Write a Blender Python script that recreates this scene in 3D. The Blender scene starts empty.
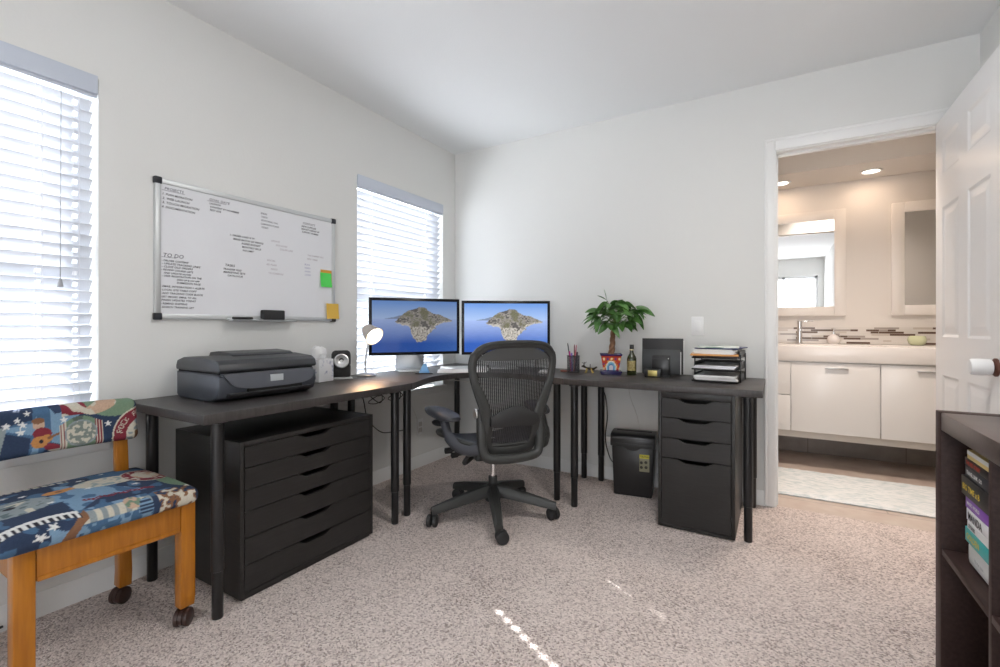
import bpy, bmesh, math, random
from math import sin, cos, pi, radians
from mathutils import Vector, Matrix, noise
random.seed(7)
SC = bpy.context.scene
COL = SC.collection

# ------------------------------------------------------------------ camera
cam_d = bpy.data.cameras.new('camera'); cam = bpy.data.objects.new('camera', cam_d); COL.objects.link(cam)
cam_d.sensor_width = 36.0; cam_d.lens = 465.0/1000*36.0; cam_d.shift_y = -0.007; cam_d.clip_start = 0.02
cam.location = (2.2653, -3.0930, 1.034); cam.rotation_euler = (pi/2, 0, radians(30.691))
SC.camera = cam
# ------------------------------------------------------------------ exposure
vs = SC.view_settings
vs.view_transform = 'Standard'; vs.look = 'None'; vs.exposure = 0.13; vs.gamma = 1.0; vs.use_curve_mapping = False
# ------------------------------------------------------------------ world, sun, lamps
W = bpy.data.worlds.new('world'); SC.world = W; W.use_nodes = True
# sky above the horizon, brighter sun-lit ground and walls below it
wn, wl = W.node_tree.nodes, W.node_tree.links; bg = wn['Background']
w_tc = wn.new('ShaderNodeTexCoord'); w_sp = wn.new('ShaderNodeSeparateXYZ'); w_mr = wn.new('ShaderNodeMapRange'); w_mx = wn.new('ShaderNodeMix'); w_mx.data_type = 'RGBA'
w_mr.inputs['From Min'].default_value = -0.25; w_mr.inputs['From Max'].default_value = 0.02
w_mx.inputs['A'].default_value = (7.6, 7.7, 7.8, 1); w_mx.inputs['B'].default_value = (1.75, 1.95, 2.2, 1)
wl.new(w_tc.outputs['Generated'], w_sp.inputs[0]); wl.new(w_sp.outputs[2], w_mr.inputs['Value']); wl.new(w_mr.outputs[0], w_mx.inputs['Factor']); wl.new(w_mx.outputs['Result'], bg.inputs[0]); bg.inputs[1].default_value = 1.0

def lamp(name, kind, loc, energy, color=(1, 1, 1), **kw):
    d = bpy.data.lights.new(name, kind); d.energy = energy; d.color = color
    rot = kw.pop('rot', (0, 0, 0))
    for k, v in kw.items(): setattr(d, k, v)
    o = bpy.data.objects.new(name, d); COL.objects.link(o); o.location = loc; o.rotation_euler = rot
    return o
SUN_EL = radians(39.8); SUN_DIR = Vector((0.885*cos(SUN_EL), -0.465*cos(SUN_EL), -sin(SUN_EL)))
sun = lamp('sun', 'SUN', (-4, 2, 4), 38.0, (1.0, 0.96, 0.90), angle=radians(0.55))
sun.rotation_euler = SUN_DIR.to_track_quat('-Z', 'Y').to_euler()
# added fill lamp just inside the rear window, unseen behind the camera
rear_fill = lamp('rear_fill_light', 'AREA', (2.40, -5.37, 1.05), 23.0, (1.0, 0.98, 0.95), shape='RECTANGLE', size=1.1, size_y=1.9, rot=(pi/2, 0, 0))
# added fill lamp at the ceiling, above the top of the view
ceil_l = lamp('ceiling_fill_light', 'AREA', (2.20, -1.75, 2.35), 15.0, (1.0, 0.965, 0.92), shape='DISK', size=0.42)
# bathroom: added unseen fill lamp under the ceiling, two spots recessed in the soffit
bath_l = lamp('bathroom_fill_light', 'AREA', (2.7, 0.34, 2.40), 13.0, (1.0, 0.85, 0.74), shape='DISK', size=0.30, spread=radians(118))
spot_xy = [(2.873, 1.285), (2.300, 1.285)]
for sx, sy in spot_xy:
    lamp('soffit_spot_light', 'AREA', (sx, sy, 2.183), 1.0, (1.0, 0.72, 0.50), shape='DISK', size=0.10)

# ------------------------------------------------------------------ materials
MATS = {}
def mat(name, col=(.8, .8, .8), rough=.5, metal=0.0, **kw):
    if name in MATS: return MATS[name]
    m = bpy.data.materials.new(name); m.use_nodes = True; nt = m.node_tree
    b = nt.nodes['Principled BSDF']
    b.inputs['Base Color'].default_value = (*col, 1); b.inputs['Roughness'].default_value = rough; b.inputs['Metallic'].default_value = metal
    if 'spec' in kw: b.inputs['Specular IOR Level'].default_value = kw['spec']
    if 'emit' in kw:
        b.inputs['Emission Color'].default_value = (*kw['emit'], 1); b.inputs['Emission Strength'].default_value = kw.get('estr', 1)
    if 'trans' in kw: b.inputs['Transmission Weight'].default_value = kw['trans']
    if 'coat' in kw: b.inputs['Coat Weight'].default_value = kw['coat']; b.inputs['Coat Roughness'].default_value = .15
    if 'sub' in kw:
        b.inputs['Subsurface Weight'].default_value = kw['sub']; b.inputs['Subsurface Radius'].default_value = (.02, .02, .02)
    MATS[name] = m
    return m
def nodes(m): return m.node_tree.nodes, m.node_tree.links, m.node_tree.nodes['Principled BSDF']
def bump_noise(m, scale, strength, dist=.01, detail=3):
    n, l, b = nodes(m)
    tc = n.new('ShaderNodeTexCoord'); nz = n.new('ShaderNodeTexNoise'); nz.inputs['Scale'].default_value = scale; nz.inputs['Detail'].default_value = detail
    bp = n.new('ShaderNodeBump'); bp.inputs['Strength'].default_value = strength; bp.inputs['Distance'].default_value = dist
    l.new(tc.outputs['Object'], nz.inputs['Vector']); l.new(nz.outputs['Fac'], bp.inputs['Height']); l.new(bp.outputs['Normal'], b.inputs['Normal'])
    return m
def color_noise(m, c1, c2, scale, stretch=(1, 1, 1), lo=.35, hi=.65, detail=4):
    n, l, b = nodes(m)
    tc = n.new('ShaderNodeTexCoord'); mp = n.new('ShaderNodeMapping'); mp.inputs['Scale'].default_value = stretch
    nz = n.new('ShaderNodeTexNoise'); nz.inputs['Scale'].default_value = scale; nz.inputs['Detail'].default_value = detail
    cr = n.new('ShaderNodeValToRGB'); cr.color_ramp.elements[0].position = lo; cr.color_ramp.elements[1].position = hi
    cr.color_ramp.elements[0].color = (*c1, 1); cr.color_ramp.elements[1].color = (*c2, 1)
    l.new(tc.outputs['Object'], mp.inputs['Vector']); l.new(mp.outputs['Vector'], nz.inputs['Vector'])
    l.new(nz.outputs['Fac'], cr.inputs['Fac']); l.new(cr.outputs['Color'], b.inputs['Base Color'])
    return m

M_WALL = bump_noise(mat('wall_paint', (.765, .765, .745), .75, spec=.25), 90, .10, .004)
M_CEIL = bump_noise(mat('ceiling_paint', (.83, .84, .84), .85, spec=.2), 120, .15, .004)
M_TRIM = mat('white_trim', (.85, .85, .84), .35)
M_DOOR = mat('white_door', (.84, .84, .84), .28)
M_BWALL = bump_noise(mat('bathroom_paint', (.80, .76, .72), .6), 90, .08, .004)
M_VINYL = mat('white_vinyl', (.88, .88, .88), .35)
M_BLACKW = color_noise(mat('black_brown_wood', (.03, .027, .026), .38), (.026, .023, .022), (.042, .037, .035), 14, (1, 12, 12))
M_TOP = color_noise(mat('black_brown_top', (.04, .036, .035), .42, spec=.55), (.034, .030, .029), (.052, .046, .044), 12, (9, 9, 1))
M_BLACKF = color_noise(mat('black_drawer_front', (.014, .0135, .013), .42), (.012, .0115, .011), (.018, .017, .0165), 10, (1, 1, 14))
M_BMETAL = mat('black_metal', (.012, .012, .013), .32)
M_BPLAS = mat('black_plastic', (.016, .016, .017), .35)
M_BPLAS2 = mat('matte_black_plastic', (.022, .022, .023), .55)
M_DARK = mat('dark_void', (.006, .006, .006), .8)
M_GRAPH = mat('graphite_plastic', (.042, .044, .043), .42)
M_GRAPH2 = mat('graphite_plastic_dark', (.032, .034, .034), .45)
M_PAD = mat('armrest_vinyl', (.060, .063, .075), .42)
M_CHROME = mat('chrome', (.82, .82, .83), .12, 1.0)
M_STEEL = mat('brushed_steel', (.62, .62, .62), .32, 1.0)
M_ALU = mat('aluminium', (.78, .79, .80), .35, .9)
M_WPLAS = mat('white_plastic', (.84, .84, .84), .32)
M_OAK = color_noise(mat('golden_oak', (.60, .25, .03), .32, coat=.2), (.36, .120, .004), (.48, .175, .010), 6, (14, 14, 1.2), .3, .7)
M_CASTER = mat('brown_caster', (.045, .022, .018), .4)
M_ESP = color_noise(mat('espresso_wood', (.05, .03, .027), .5, spec=.25), (.034, .019, .017), (.050, .029, .026), 8, (12, 1.5, 12))
M_ESPTOP = color_noise(mat('espresso_top', (.10, .08, .075), .30, spec=.7), (.055, .036, .032), (.075, .05, .046), 8, (1.5, 12, 12))
M_PAPER = mat('white_paper', (.82, .82, .81), .7)
M_RUG = bump_noise(color_noise(mat('pale_rug', (.7, .75, .75), .95), (.66, .74, .76), (.88, .91, .92), 22, (1, 3.5, 1), .36, .56), 160, .7, .01)
M_CABINET = mat('white_gloss_cabinet', (.82, .80, .78), .22)
M_QUARTZ = mat('white_quartz', (.86, .82, .79), .18)
M_MIRROR = mat('mirror_silver', (.92, .92, .92), .01, 1.0)
M_MFRAME = mat('mirror_frame', (.88, .84, .80), .3)

def carpet_mat():
    """flecked cut pile: every tuft has its own shade of the yarn"""
    m = mat('carpet_pile', (.4, .35, .33), .95, spec=.1); n, l, b = nodes(m)
    tc = n.new('ShaderNodeTexCoord')
    v = n.new('ShaderNodeTexVoronoi'); v.inputs['Scale'].default_value = 185; v.inputs['Randomness'].default_value = 1
    a = n.new('ShaderNodeTexNoise'); a.inputs['Scale'].default_value = 420; a.inputs['Detail'].default_value = 2
    c = n.new('ShaderNodeTexNoise'); c.inputs['Scale'].default_value = 4; c.inputs['Detail'].default_value = 4
    sp = n.new('ShaderNodeSeparateColor')
    def math_(op, x, y):
        k = n.new('ShaderNodeMath'); k.operation = op
        for q, w in enumerate((x, y)):
            if isinstance(w, (int, float)): k.inputs[q].default_value = w
            else: l.new(w, k.inputs[q])
        return k.outputs[0]
    for t in (v, a, c): l.new(tc.outputs['Object'], t.inputs['Vector'])
    l.new(v.outputs['Color'], sp.inputs[0])
    f = math_('ADD', math_('MULTIPLY', sp.outputs[0], .62), math_('MULTIPLY', a.outputs['Fac'], .38))
    f = math_('ADD', f, math_('MULTIPLY', math_('SUBTRACT', c.outputs['Fac'], .5), .30))
    cr = n.new('ShaderNodeValToRGB'); e = cr.color_ramp.elements
    e[0].position = .14; e[0].color = (.29, .228, .208, 1); e[1].position = .80; e[1].color = (.90, .80, .755, 1)
    x = e.new(.42); x.color = (.70, .60, .56, 1)
    bp = n.new('ShaderNodeBump'); bp.inputs['Strength'].default_value = .7; bp.inputs['Distance'].default_value = .007
    l.new(f, cr.inputs['Fac']); l.new(cr.outputs['Color'], b.inputs['Base Color'])
    l.new(math_('SUBTRACT', 1.0, v.outputs['Distance']), bp.inputs['Height']); l.new(bp.outputs['Normal'], b.inputs['Normal'])
    return m
M_CARPET = carpet_mat()

def tile_mat(name, c1, c2, mortar, sx, sy, rough, axis='XY', mort=.01):
    m = mat(name, c1, rough); n, l, b = nodes(m)
    tc = n.new('ShaderNodeTexCoord'); mp = n.new('ShaderNodeMapping')
    if axis == 'XZ': mp.inputs['Rotation'].default_value = (-pi/2, 0, 0)
    br = n.new('ShaderNodeTexBrick'); br.inputs['Color1'].default_value = (*c1, 1); br.inputs['Color2'].default_value = (*c2, 1); br.inputs['Mortar'].default_value = (*mortar, 1)
    br.inputs['Scale'].default_value = 1; br.inputs['Brick Width'].default_value = sx; br.inputs['Row Height'].default_value = sy; br.inputs['Mortar Size'].default_value = mort
    nz = n.new('ShaderNodeTexNoise'); nz.inputs['Scale'].default_value = 9; nz.inputs['Detail'].default_value = 6
    mx = n.new('ShaderNodeMix'); mx.data_type = 'RGBA'; mx.blend_type = 'OVERLAY'; mx.inputs['Factor'].default_value = .35
    l.new(tc.outputs['Object'], mp.inputs['Vector']); l.new(mp.outputs['Vector'], br.inputs['Vector']); l.new(tc.outputs['Object'], nz.inputs['Vector'])
    l.new(br.outputs['Color'], mx.inputs['A']); l.new(nz.outputs['Fac'], mx.inputs['B']); l.new(mx.outputs['Result'], b.inputs['Base Color'])
    return m
M_TILE = tile_mat('floor_tile', (.58, .48, .42), (.62, .52, .455), (.44, .37, .33), 1.2, .6, .35, mort=.004)
M_TBASE = tile_mat('tile_baseboard', (.30, .275, .26), (.32, .29, .275), (.20, .18, .17), .62, .5, .4, 'XZ', mort=.004)

def slat_mat():
    m = bpy.data.materials.new('white_slat'); m.use_nodes = True; nt = m.node_tree; n, l = nt.nodes, nt.links
    b = n['Principled BSDF']; b.inputs['Base Color'].default_value = (.66, .68, .72, 1); b.inputs['Roughness'].default_value = .45
    t = n.new('ShaderNodeBsdfTranslucent'); t.inputs['Color'].default_value = (.90, .93, 1.0, 1)
    mx = n.new('ShaderNodeMixShader'); mx.inputs[0].default_value = .085
    l.new(b.outputs[0], mx.inputs[1]); l.new(t.outputs[0], mx.inputs[2]); l.new(mx.outputs[0], n['Material Output'].inputs[0])
    return m
M_SLAT = slat_mat()
def pane_mat(name='window_glass', tint=(.95, .97, 1.0), gl=.07):
    m = bpy.data.materials.new(name); m.use_nodes = True; nt = m.node_tree; n, l = nt.nodes, nt.links
    n.remove(n['Principled BSDF'])
    t = n.new('ShaderNodeBsdfTransparent'); t.inputs[0].default_value = (*tint, 1)
    g = n.new('ShaderNodeBsdfGlossy'); g.inputs['Roughness'].default_value = .02
    mx = n.new('ShaderNodeMixShader'); mx.inputs[0].default_value = gl
    l.new(t.outputs[0], mx.inputs[1]); l.new(g.outputs[0], mx.inputs[2]); l.new(mx.outputs[0], n['Material Output'].inputs[0])
    return m
M_GLASS = pane_mat()

def weave_mat(name, col, sx, sz, opacity):
    """suspension mesh: threads are solid, the gaps between them are open"""
    m = bpy.data.materials.new(name); m.use_nodes = True; nt = m.node_tree; n, l = nt.nodes, nt.links
    b = n['Principled BSDF']; b.inputs['Base Color'].default_value = (*col, 1); b.inputs['Roughness'].default_value = .5
    uv = n.new('ShaderNodeUVMap'); sep = n.new('ShaderNodeSeparateXYZ'); l.new(uv.outputs[0], sep.inputs[0])
    def stripe(out, k, duty):
        a = n.new('ShaderNodeMath'); a.operation = 'MULTIPLY'; a.inputs[1].default_value = k; l.new(out, a.inputs[0])
        f = n.new('ShaderNodeMath'); f.operation = 'FRACT'; l.new(a.outputs[0], f.inputs[0])
        c = n.new('ShaderNodeMath'); c.operation = 'LESS_THAN'; c.inputs[1].default_value = duty; l.new(f.outputs[0], c.inputs[0])
        return c.outputs[0]
    mxm = n.new('ShaderNodeMath'); mxm.operation = 'MAXIMUM'
    l.new(stripe(sep.outputs[0], sx, opacity), mxm.inputs[0]); l.new(stripe(sep.outputs[1], sz, opacity*.55), mxm.inputs[1])
    t = n.new('ShaderNodeBsdfTransparent'); ms = n.new('ShaderNodeMixShader')
    l.new(mxm.outputs[0], ms.inputs[0]); l.new(t.outputs[0], ms.inputs[1]); l.new(b.outputs[0], ms.inputs[2]); l.new(ms.outputs[0], n['Material Output'].inputs[0])
    return m
M_WEAVE = weave_mat('back_weave', (.024, .024, .025), 100, 150, .56)

def vcol_mat(name, rough=.85, emit=0.0, spec=.2):
    m = mat(name, (.5, .5, .5), rough, spec=spec); n, l, b = nodes(m)
    a = n.new('ShaderNodeVertexColor'); a.layer_name = 'Col'
    if emit:
        b.inputs['Base Color'].default_value = (.01, .01, .01, 1)
        l.new(a.outputs[0], b.inputs['Emission Color']); b.inputs['Emission Strength'].default_value = emit
    else: l.new(a.outputs[0], b.inputs['Base Color'])
    return m
M_TAPESTRY = bump_noise(vcol_mat('tapestry'), 700, .35, .002)

# ------------------------------------------------------------------ mesh builder
def wm(o):
    m = Matrix.Identity(4)
    while o is not None:
        m = Matrix.LocRotScale(o.location, o.rotation_euler, o.scale) @ m; o = o.parent
    return m
def cr(pts, n=6, closed=False):
    """Catmull-Rom through points (tuples of any length)"""
    P = [tuple(p) for p in pts]; out = []; N = len(P); rng = N if closed else N-1
    for i in range(rng):
        if closed: p0, p1, p2, p3 = P[(i-1) % N], P[i], P[(i+1) % N], P[(i+2) % N]
        else: p0, p1, p2, p3 = P[max(i-1, 0)], P[i], P[i+1], P[min(i+2, N-1)]
        for k in range(n):
            t = k/n
            out.append(tuple(.5*(2*b+(c-a)*t+(2*a-5*b+4*c-d)*t*t+(3*b-a-3*c+d)*t**3) for a, b, c, d in zip(p0, p1, p2, p3)))
    if not closed: out.append(P[-1])
    return out
class MB:
    def __init__(s): s.bm = bmesh.new()
    def merge(s, bm2, M=None):
        if M is not None: bmesh.ops.transform(bm2, matrix=M, verts=bm2.verts)
        me = bpy.data.meshes.new('tmp'); bm2.to_mesh(me); bm2.free(); s.bm.from_mesh(me); bpy.data.meshes.remove(me); return s
    def box(s, x0, x1, y0, y1, z0, z1, r=0, seg=2, M=None):
        b = bmesh.new(); bmesh.ops.create_cube(b, size=1)
        bmesh.ops.transform(b, matrix=Matrix.Translation(((x0+x1)/2, (y0+y1)/2, (z0+z1)/2)) @ Matrix.Diagonal((x1-x0, y1-y0, z1-z0, 1)), verts=b.verts)
        if r: bmesh.ops.bevel(b, geom=b.edges[:], offset=r, segments=seg, profile=.5, affect='EDGES')
        return s.merge(b, M)
    def prism(s, poly, axis, a, b_, r=0, M=None):
        """polygon (two other coordinates, in xyz order) extruded along axis from a to b_"""
        b = bmesh.new()
        def v(p, t):
            q = list(p); q.insert('xyz'.index(axis), t); return b.verts.new(q)
        A = [v(p, a) for p in poly]; B = [v(p, b_) for p in poly]; n = len(poly)
        b.faces.new(A); b.faces.new(B[::-1])
        for i in range(n): b.faces.new((A[i], B[i], B[(i+1) % n], A[(i+1) % n]))
        bmesh.ops.recalc_face_normals(b, faces=b.faces[:])
        if r: bmesh.ops.bevel(b, geom=b.edges[:], offset=r, segments=2, profile=.5, affect='EDGES')
        return s.merge(b, M)
    def lathe(s, prof, c=(0, 0, 0), n=24, M=None, cap=True):
        b = bmesh.new(); rings = []
        for r, z in prof:
            rings.append([b.verts.new((r*cos(2*pi*k/n), r*sin(2*pi*k/n), z)) for k in range(n)] if r > 1e-6 else [b.verts.new((0, 0, z))])
        for A, B in zip(rings, rings[1:]):
            for k in range(n):
                q = [A[k % len(A)], A[(k+1) % len(A)], B[(k+1) % len(B)], B[k % len(B)]]
                u = [];  [u.append(x) for x in q if x not in u]
                if len(u) > 2: b.faces.new(u)
        for R in ((rings[0], rings[-1]) if cap else ()):
            if len(R) > 2: b.faces.new(R)
        bmesh.ops.recalc_face_normals(b, faces=b.faces[:])
        T = Matrix.Translation(c)
        return s.merge(b, T if M is None else T @ M)
    def tube(s, pts, r, n=10, flat=1.0):
        """swept tube; r a number or one per point; flat squashes the section"""
        P = [Vector(p) for p in pts]; R = r if isinstance(r, (list, tuple)) else [r]*len(P)
        b = bmesh.new(); rings = []; up = None
        for i, p in enumerate(P):
            d = (P[min(i+1, len(P)-1)]-P[max(i-1, 0)]).normalized()
            if up is None: up = Vector((0, 0, 1)) if abs(d.z) < .9 else Vector((1, 0, 0))
            sd = d.cross(up).normalized(); up = sd.cross(d).normalized()
            rings.append([b.verts.new(p + sd*R[i]*cos(2*pi*k/n) + up*R[i]*flat*sin(2*pi*k/n)) for k in range(n)])
        for A, B in zip(rings, rings[1:]):
            for k in range(n): b.faces.new((A[k], A[(k+1) % n], B[(k+1) % n], B[k]))
        b.faces.new(rings[0][::-1]); b.faces.new(rings[-1])
        bmesh.ops.recalc_face_normals(b, faces=b.faces[:])
        return s.merge(b)
    def grid(s, nu, nv, fn, uv=None):
        b = s.bm; V = [[b.verts.new(fn(i/nu, j/nv)) for j in range(nv+1)] for i in range(nu+1)]
        L = b.loops.layers.uv.verify() if uv else None
        for i in range(nu):
            for j in range(nv):
                f = b.faces.new((V[i][j], V[i+1][j], V[i+1][j+1], V[i][j+1]))
                if uv:
                    for lp, (a, c) in zip(f.loops, ((i, j), (i+1, j), (i+1, j+1), (i, j+1))): lp[L].uv = uv(a/nu, c/nv)
        return s
    def text(s, txt, size, M, shear=0, align='LEFT', bold=0.0, spacing=1.0):
        c = bpy.data.curves.new('txt', 'FONT'); c.body = txt; c.size = size; c.shear = shear; c.align_x = align; c.offset = bold; c.resolution_u = 2; c.space_character = spacing
        o = bpy.data.objects.new('txt', c); me = bpy.data.meshes.new_from_object(o)
        b = bmesh.new(); b.from_mesh(me); bpy.data.objects.remove(o); bpy.data.curves.remove(c); bpy.data.meshes.remove(me)
        return s.merge(b, M)
    def build(s, name, m, parent=None, local=False, smooth=40, colors=None):
        bm = s.bm
        inv = Matrix.Identity(4); loc = (0, 0, 0)
        if parent is not None:
            if not local: inv = wm(parent).inverted()
        else:
            xs = [v.co for v in bm.verts]
            mn = [min(v[i] for v in xs) for i in range(3)]; mx = [max(v[i] for v in xs) for i in range(3)]
            loc = ((mn[0]+mx[0])/2, (mn[1]+mx[1])/2, mn[2]); inv = Matrix.Translation([-a for a in loc])
        cols = [colors(v.co) for v in bm.verts] if colors else None
        bmesh.ops.transform(bm, matrix=inv, verts=bm.verts)
        me = bpy.data.meshes.new(name); bm.to_mesh(me); bm.free()
        if smooth:
            me.polygons.foreach_set('use_smooth', [True]*len(me.polygons)); me.set_sharp_from_angle(angle=radians(smooth))
        if cols:
            a = me.color_attributes.new('Col', 'FLOAT_COLOR', 'POINT')
            a.data.foreach_set('color', [x for c in cols for x in (*c, 1.0)])
        me.materials.append(m)
        o = bpy.data.objects.new(name, me); COL.objects.link(o); o.location = loc
        if parent is not None: o.parent = parent
        return o
def tag(o, label=None, cat=None, group=None, kind=None):
    if label: o['label'] = label
    if cat: o['category'] = cat
    if group: o['group'] = group
    if kind: o['kind'] = kind
    return o
def thing(name, label, cat, loc=(0, 0, 0), rotz=0.0, group=None):
    o = bpy.data.objects.new(name, None); COL.objects.link(o); o.location = loc; o.rotation_euler = (0, 0, rotz); o.empty_display_size = .05
    return tag(o, label, cat, group)
def dup(o, parent=None):
    c = o.copy(); COL.objects.link(c); c.parent = parent
    for ch in list(o.children): dup(ch, c)
    return c
def struct(name, mb, m, parent=None, **k):
    o = mb.build(name, m, parent, **k)
    if parent is None: o['kind'] = 'structure'
    return o
def rbox_grid(mb, x0, x1, y0, y1, z0, z1, r, step, warp=None):
    """fine-gridded rounded box, for painted upholstery"""
    def ax(a, b): n = max(2, int(round((b-a)/step))); return [a+(b-a)*i/n for i in range(n+1)]
    X, Y, Z = ax(x0, x1), ax(y0, y1), ax(z0, z1); cache = {}; b = mb.bm
    lo = Vector((x0+r, y0+r, z0+r)); hi = Vector((x1-r, y1-r, z1-r))
    def v(x, y, z):
        k = (round(x, 5), round(y, 5), round(z, 5))
        if k not in cache:
            p = Vector((x, y, z)); q = Vector([min(max(p[i], lo[i]), hi[i]) for i in range(3)]); d = p-q
            if d.length > 1e-9: p = q+d.normalized()*r
            if warp: p = warp(p)
            cache[k] = b.verts.new(p)
        return cache[k]
    def face(A, B, f):
        for i in range(len(A)-1):
            for j in range(len(B)-1):
                q = [f(A[i], B[j]), f(A[i+1], B[j]), f(A[i+1], B[j+1]), f(A[i], B[j+1])]
                if len(set(q)) == 4:
                    try: b.faces.new(q)
                    except ValueError: pass
    for z in (z0, z1): face(X, Y, lambda a, c: v(a, c, z))
    for y in (y0, y1): face(X, Z, lambda a, c: v(a, y, c))
    for x in (x0, x1): face(Y, Z, lambda a, c: v(x, a, c))
    bmesh.ops.recalc_face_normals(b, faces=b.faces[:])
    return mb
def MX(loc, X, Y):
    X, Y = Vector(X), Vector(Y); Zv = X.cross(Y)
    m = Matrix.Identity(4)
    for i in range(3): m[i][0], m[i][1], m[i][2], m[i][3] = X[i], Y[i], Zv[i], loc[i]
    return m
def FACE_PX(loc): return MX(loc, (0, 1, 0), (0, 0, 1))      # text read while looking at a surface that faces +x
def FACE_NY(loc): return MX(loc, (1, 0, 0), (0, 0, 1))      # ... that faces -y
def FACE_NX(loc): return MX(loc, (0, -1, 0), (0, 0, 1))     # ... that faces -x

# ================================================================== ROOM SHELL
H = 2.441; RX = 3.107; RY = -5.40
W1 = (-3.26, -2.335, .595, 1.995); W2 = (-1.038, -.160, .572, 1.985); WT = .15
mb = MB(); mb.box(-WT, RX+.12, RY-.12, .03, -.10, 0)
floor = struct('floor', mb, M_CARPET)
mb = MB()
for (ya, yb) in ((RY-.12, W1[0]), (W1[1], W2[0]), (W2[1], .11)): mb.box(-WT, 0, ya, yb, 0, H)
for w in (W1, W2):
    mb.box(-WT, 0, w[0], w[1], 0, w[2]); mb.box(-WT, 0, w[0], w[1], w[3], H)
struct('wall_left', mb, M_WALL, smooth=0)
DX0, DX1, DH = 2.256, 3.050, 2.043
mb = MB(); mb.box(0, DX0, 0, .11, 0, H); mb.box(DX0, DX1, 0, .11, DH, H); mb.box(DX1, 4.4, 0, .11, 0, H)
struct('wall_back', mb, M_WALL, smooth=0)
mb = MB(); mb.box(RX, RX+.12, RY-.12, 0, 0, H); struct('wall_right', mb, M_WALL, smooth=0)
W3 = (1.80, 3.00, .05, 2.08)  # unseen rear window, placed and made full-height to go with the low fill lamp
mb = MB(); mb.box(0, W3[0], RY-.12, RY, 0, H); mb.box(W3[1], RX, RY-.12, RY, 0, H); mb.box(W3[0], W3[1], RY-.12, RY, 0, W3[2]); mb.box(W3[0], W3[1], RY-.12, RY, W3[3], H)
struct('wall_rear', mb, M_WALL, smooth=0)
mb = MB(); mb.box(-WT, RX+.12, RY-.12, .11, H, H+.1); struct('ceiling', mb, M_CEIL, smooth=0)

def baseboard(name, prof_dir, pts):
    mb = MB(); (xa, ya), (xb, yb) = pts
    d = Vector((xb-xa, yb-ya, 0)); n = Vector(prof_dir)
    prof = [(0, 0), (.014, 0), (.014, .058), (.010, .066), (.008, .076), (.004, .084), (0, .084)]
    b = bmesh.new()
    A = [b.verts.new(Vector((xa, ya, 0))+n*u+Vector((0, 0, v))) for u, v in prof]; B = [b.verts.new(q.co+d) for q in A]; k = len(prof)
    b.faces.new(A); b.faces.new(B[::-1])
    for i in range(k): b.faces.new((A[i], B[i], B[(i+1) % k], A[(i+1) % k]))
    bmesh.ops.recalc_face_normals(b, faces=b.faces[:]); mb.merge(b)
    return struct(name, mb, M_TRIM)
baseboard('baseboard_left', (1, 0, 0), ((.0, RY), (.0, 0)))
baseboard('baseboard_back', (0, -1, 0), ((.014, 0), (2.208, 0)))
baseboard('baseboard_right', (-1, 0, 0), ((RX, RY), (RX, -.014)))

# door casing (trim) and jamb
mb = MB()
def cas(x0, x1, z0, z1): mb.box(x0, x1, -.014, 0, z0, z1, .004); 
cas(2.210, DX0+.006, 0, DH+.06); cas(DX0+.006, DX1-.006, DH-.006, DH+.06); cas(DX1-.006, RX-.001, 0, DH+.06)
mb.box(2.208, 2.222, -.018, 0, 0, DH+.062, .004); mb.box(2.208, RX-.001, -.018, 0, DH+.048, DH+.064, .004)
mb.box(DX0, DX0+.012, .0, .11, 0, DH, 0); mb.box(DX1-.012, DX1, 0, .11, 0, DH); mb.box(DX0+.012, DX1-.012, 0, .11, DH-.012, DH)
mb.box(DX0+.012, DX0+.020, .045, .08, 0, DH-.012); mb.box(DX0+.012, DX1-.012, .045, .08, DH-.022, DH-.012)
trim1 = struct('trim_1', mb, M_TRIM)
mb = MB(); mb.box(DX0+.0115, DX0+.0135, .012, .040, .92, .985, .0008); mb.build('strike_plate', M_STEEL, trim1)

# window: vinyl frame, sash rail and pane in the recess; sill
def window(name, w, trim):
    y0, y1, z0, z1 = w; mb = MB(); x0, x1 = -.125, -.085
    for a in ((y0, y0+.04, z0, z1), (y1-.04, y1, z0, z1), (y0+.04, y1-.04, z0, z0+.045), (y0+.04, y1-.04, z1-.04, z1)): mb.box(x0, x1, *a, .004)
    zm = 1.25; mb.box(x0+.002, x1+.004, y0+.04, y1-.04, zm-.028, zm+.028, .004)
    o = struct(name, mb, M_VINYL)
    p = MB(); p.box(-.110, -.106, y0+.04, y1-.04, z0+.045, z1-.04); p.build('pane', M_GLASS, o)
    s = MB(); s.box(.0005, .020, y0-.03, y1+.03, z0-.042, z0+.006, .004); s.box(-.084, .010, y0+.001, y1-.001, z0+.0005, z0+.006, .002)
    struct(trim, s, M_TRIM)
window('window_1', W1, 'trim_2'); window('window_2', W2, 'trim_3')
mb = MB(); x0, x1, z0, z1 = W3
for a in ((x0, x0+.05, z0, z1), (x1-.05, x1, z0, z1), ((x0+x1)/2-.03, (x0+x1)/2+.03, z0, z1)): mb.box(a[0], a[1], RY-.10, RY-.05, a[2], a[3], .004)
mb.box(x0, x1, RY-.10, RY-.05, z0, z0+.05, .004); mb.box(x0, x1, RY-.10, RY-.05, z1-.05, z1, .004)
w3 = struct('window_3', mb, M_VINYL)
mb = MB(); mb.box(x0+.05, x1-.05, RY-.078, RY-.074, z0+.05, z1-.05); mb.build('pane', M_GLASS, w3)

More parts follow.
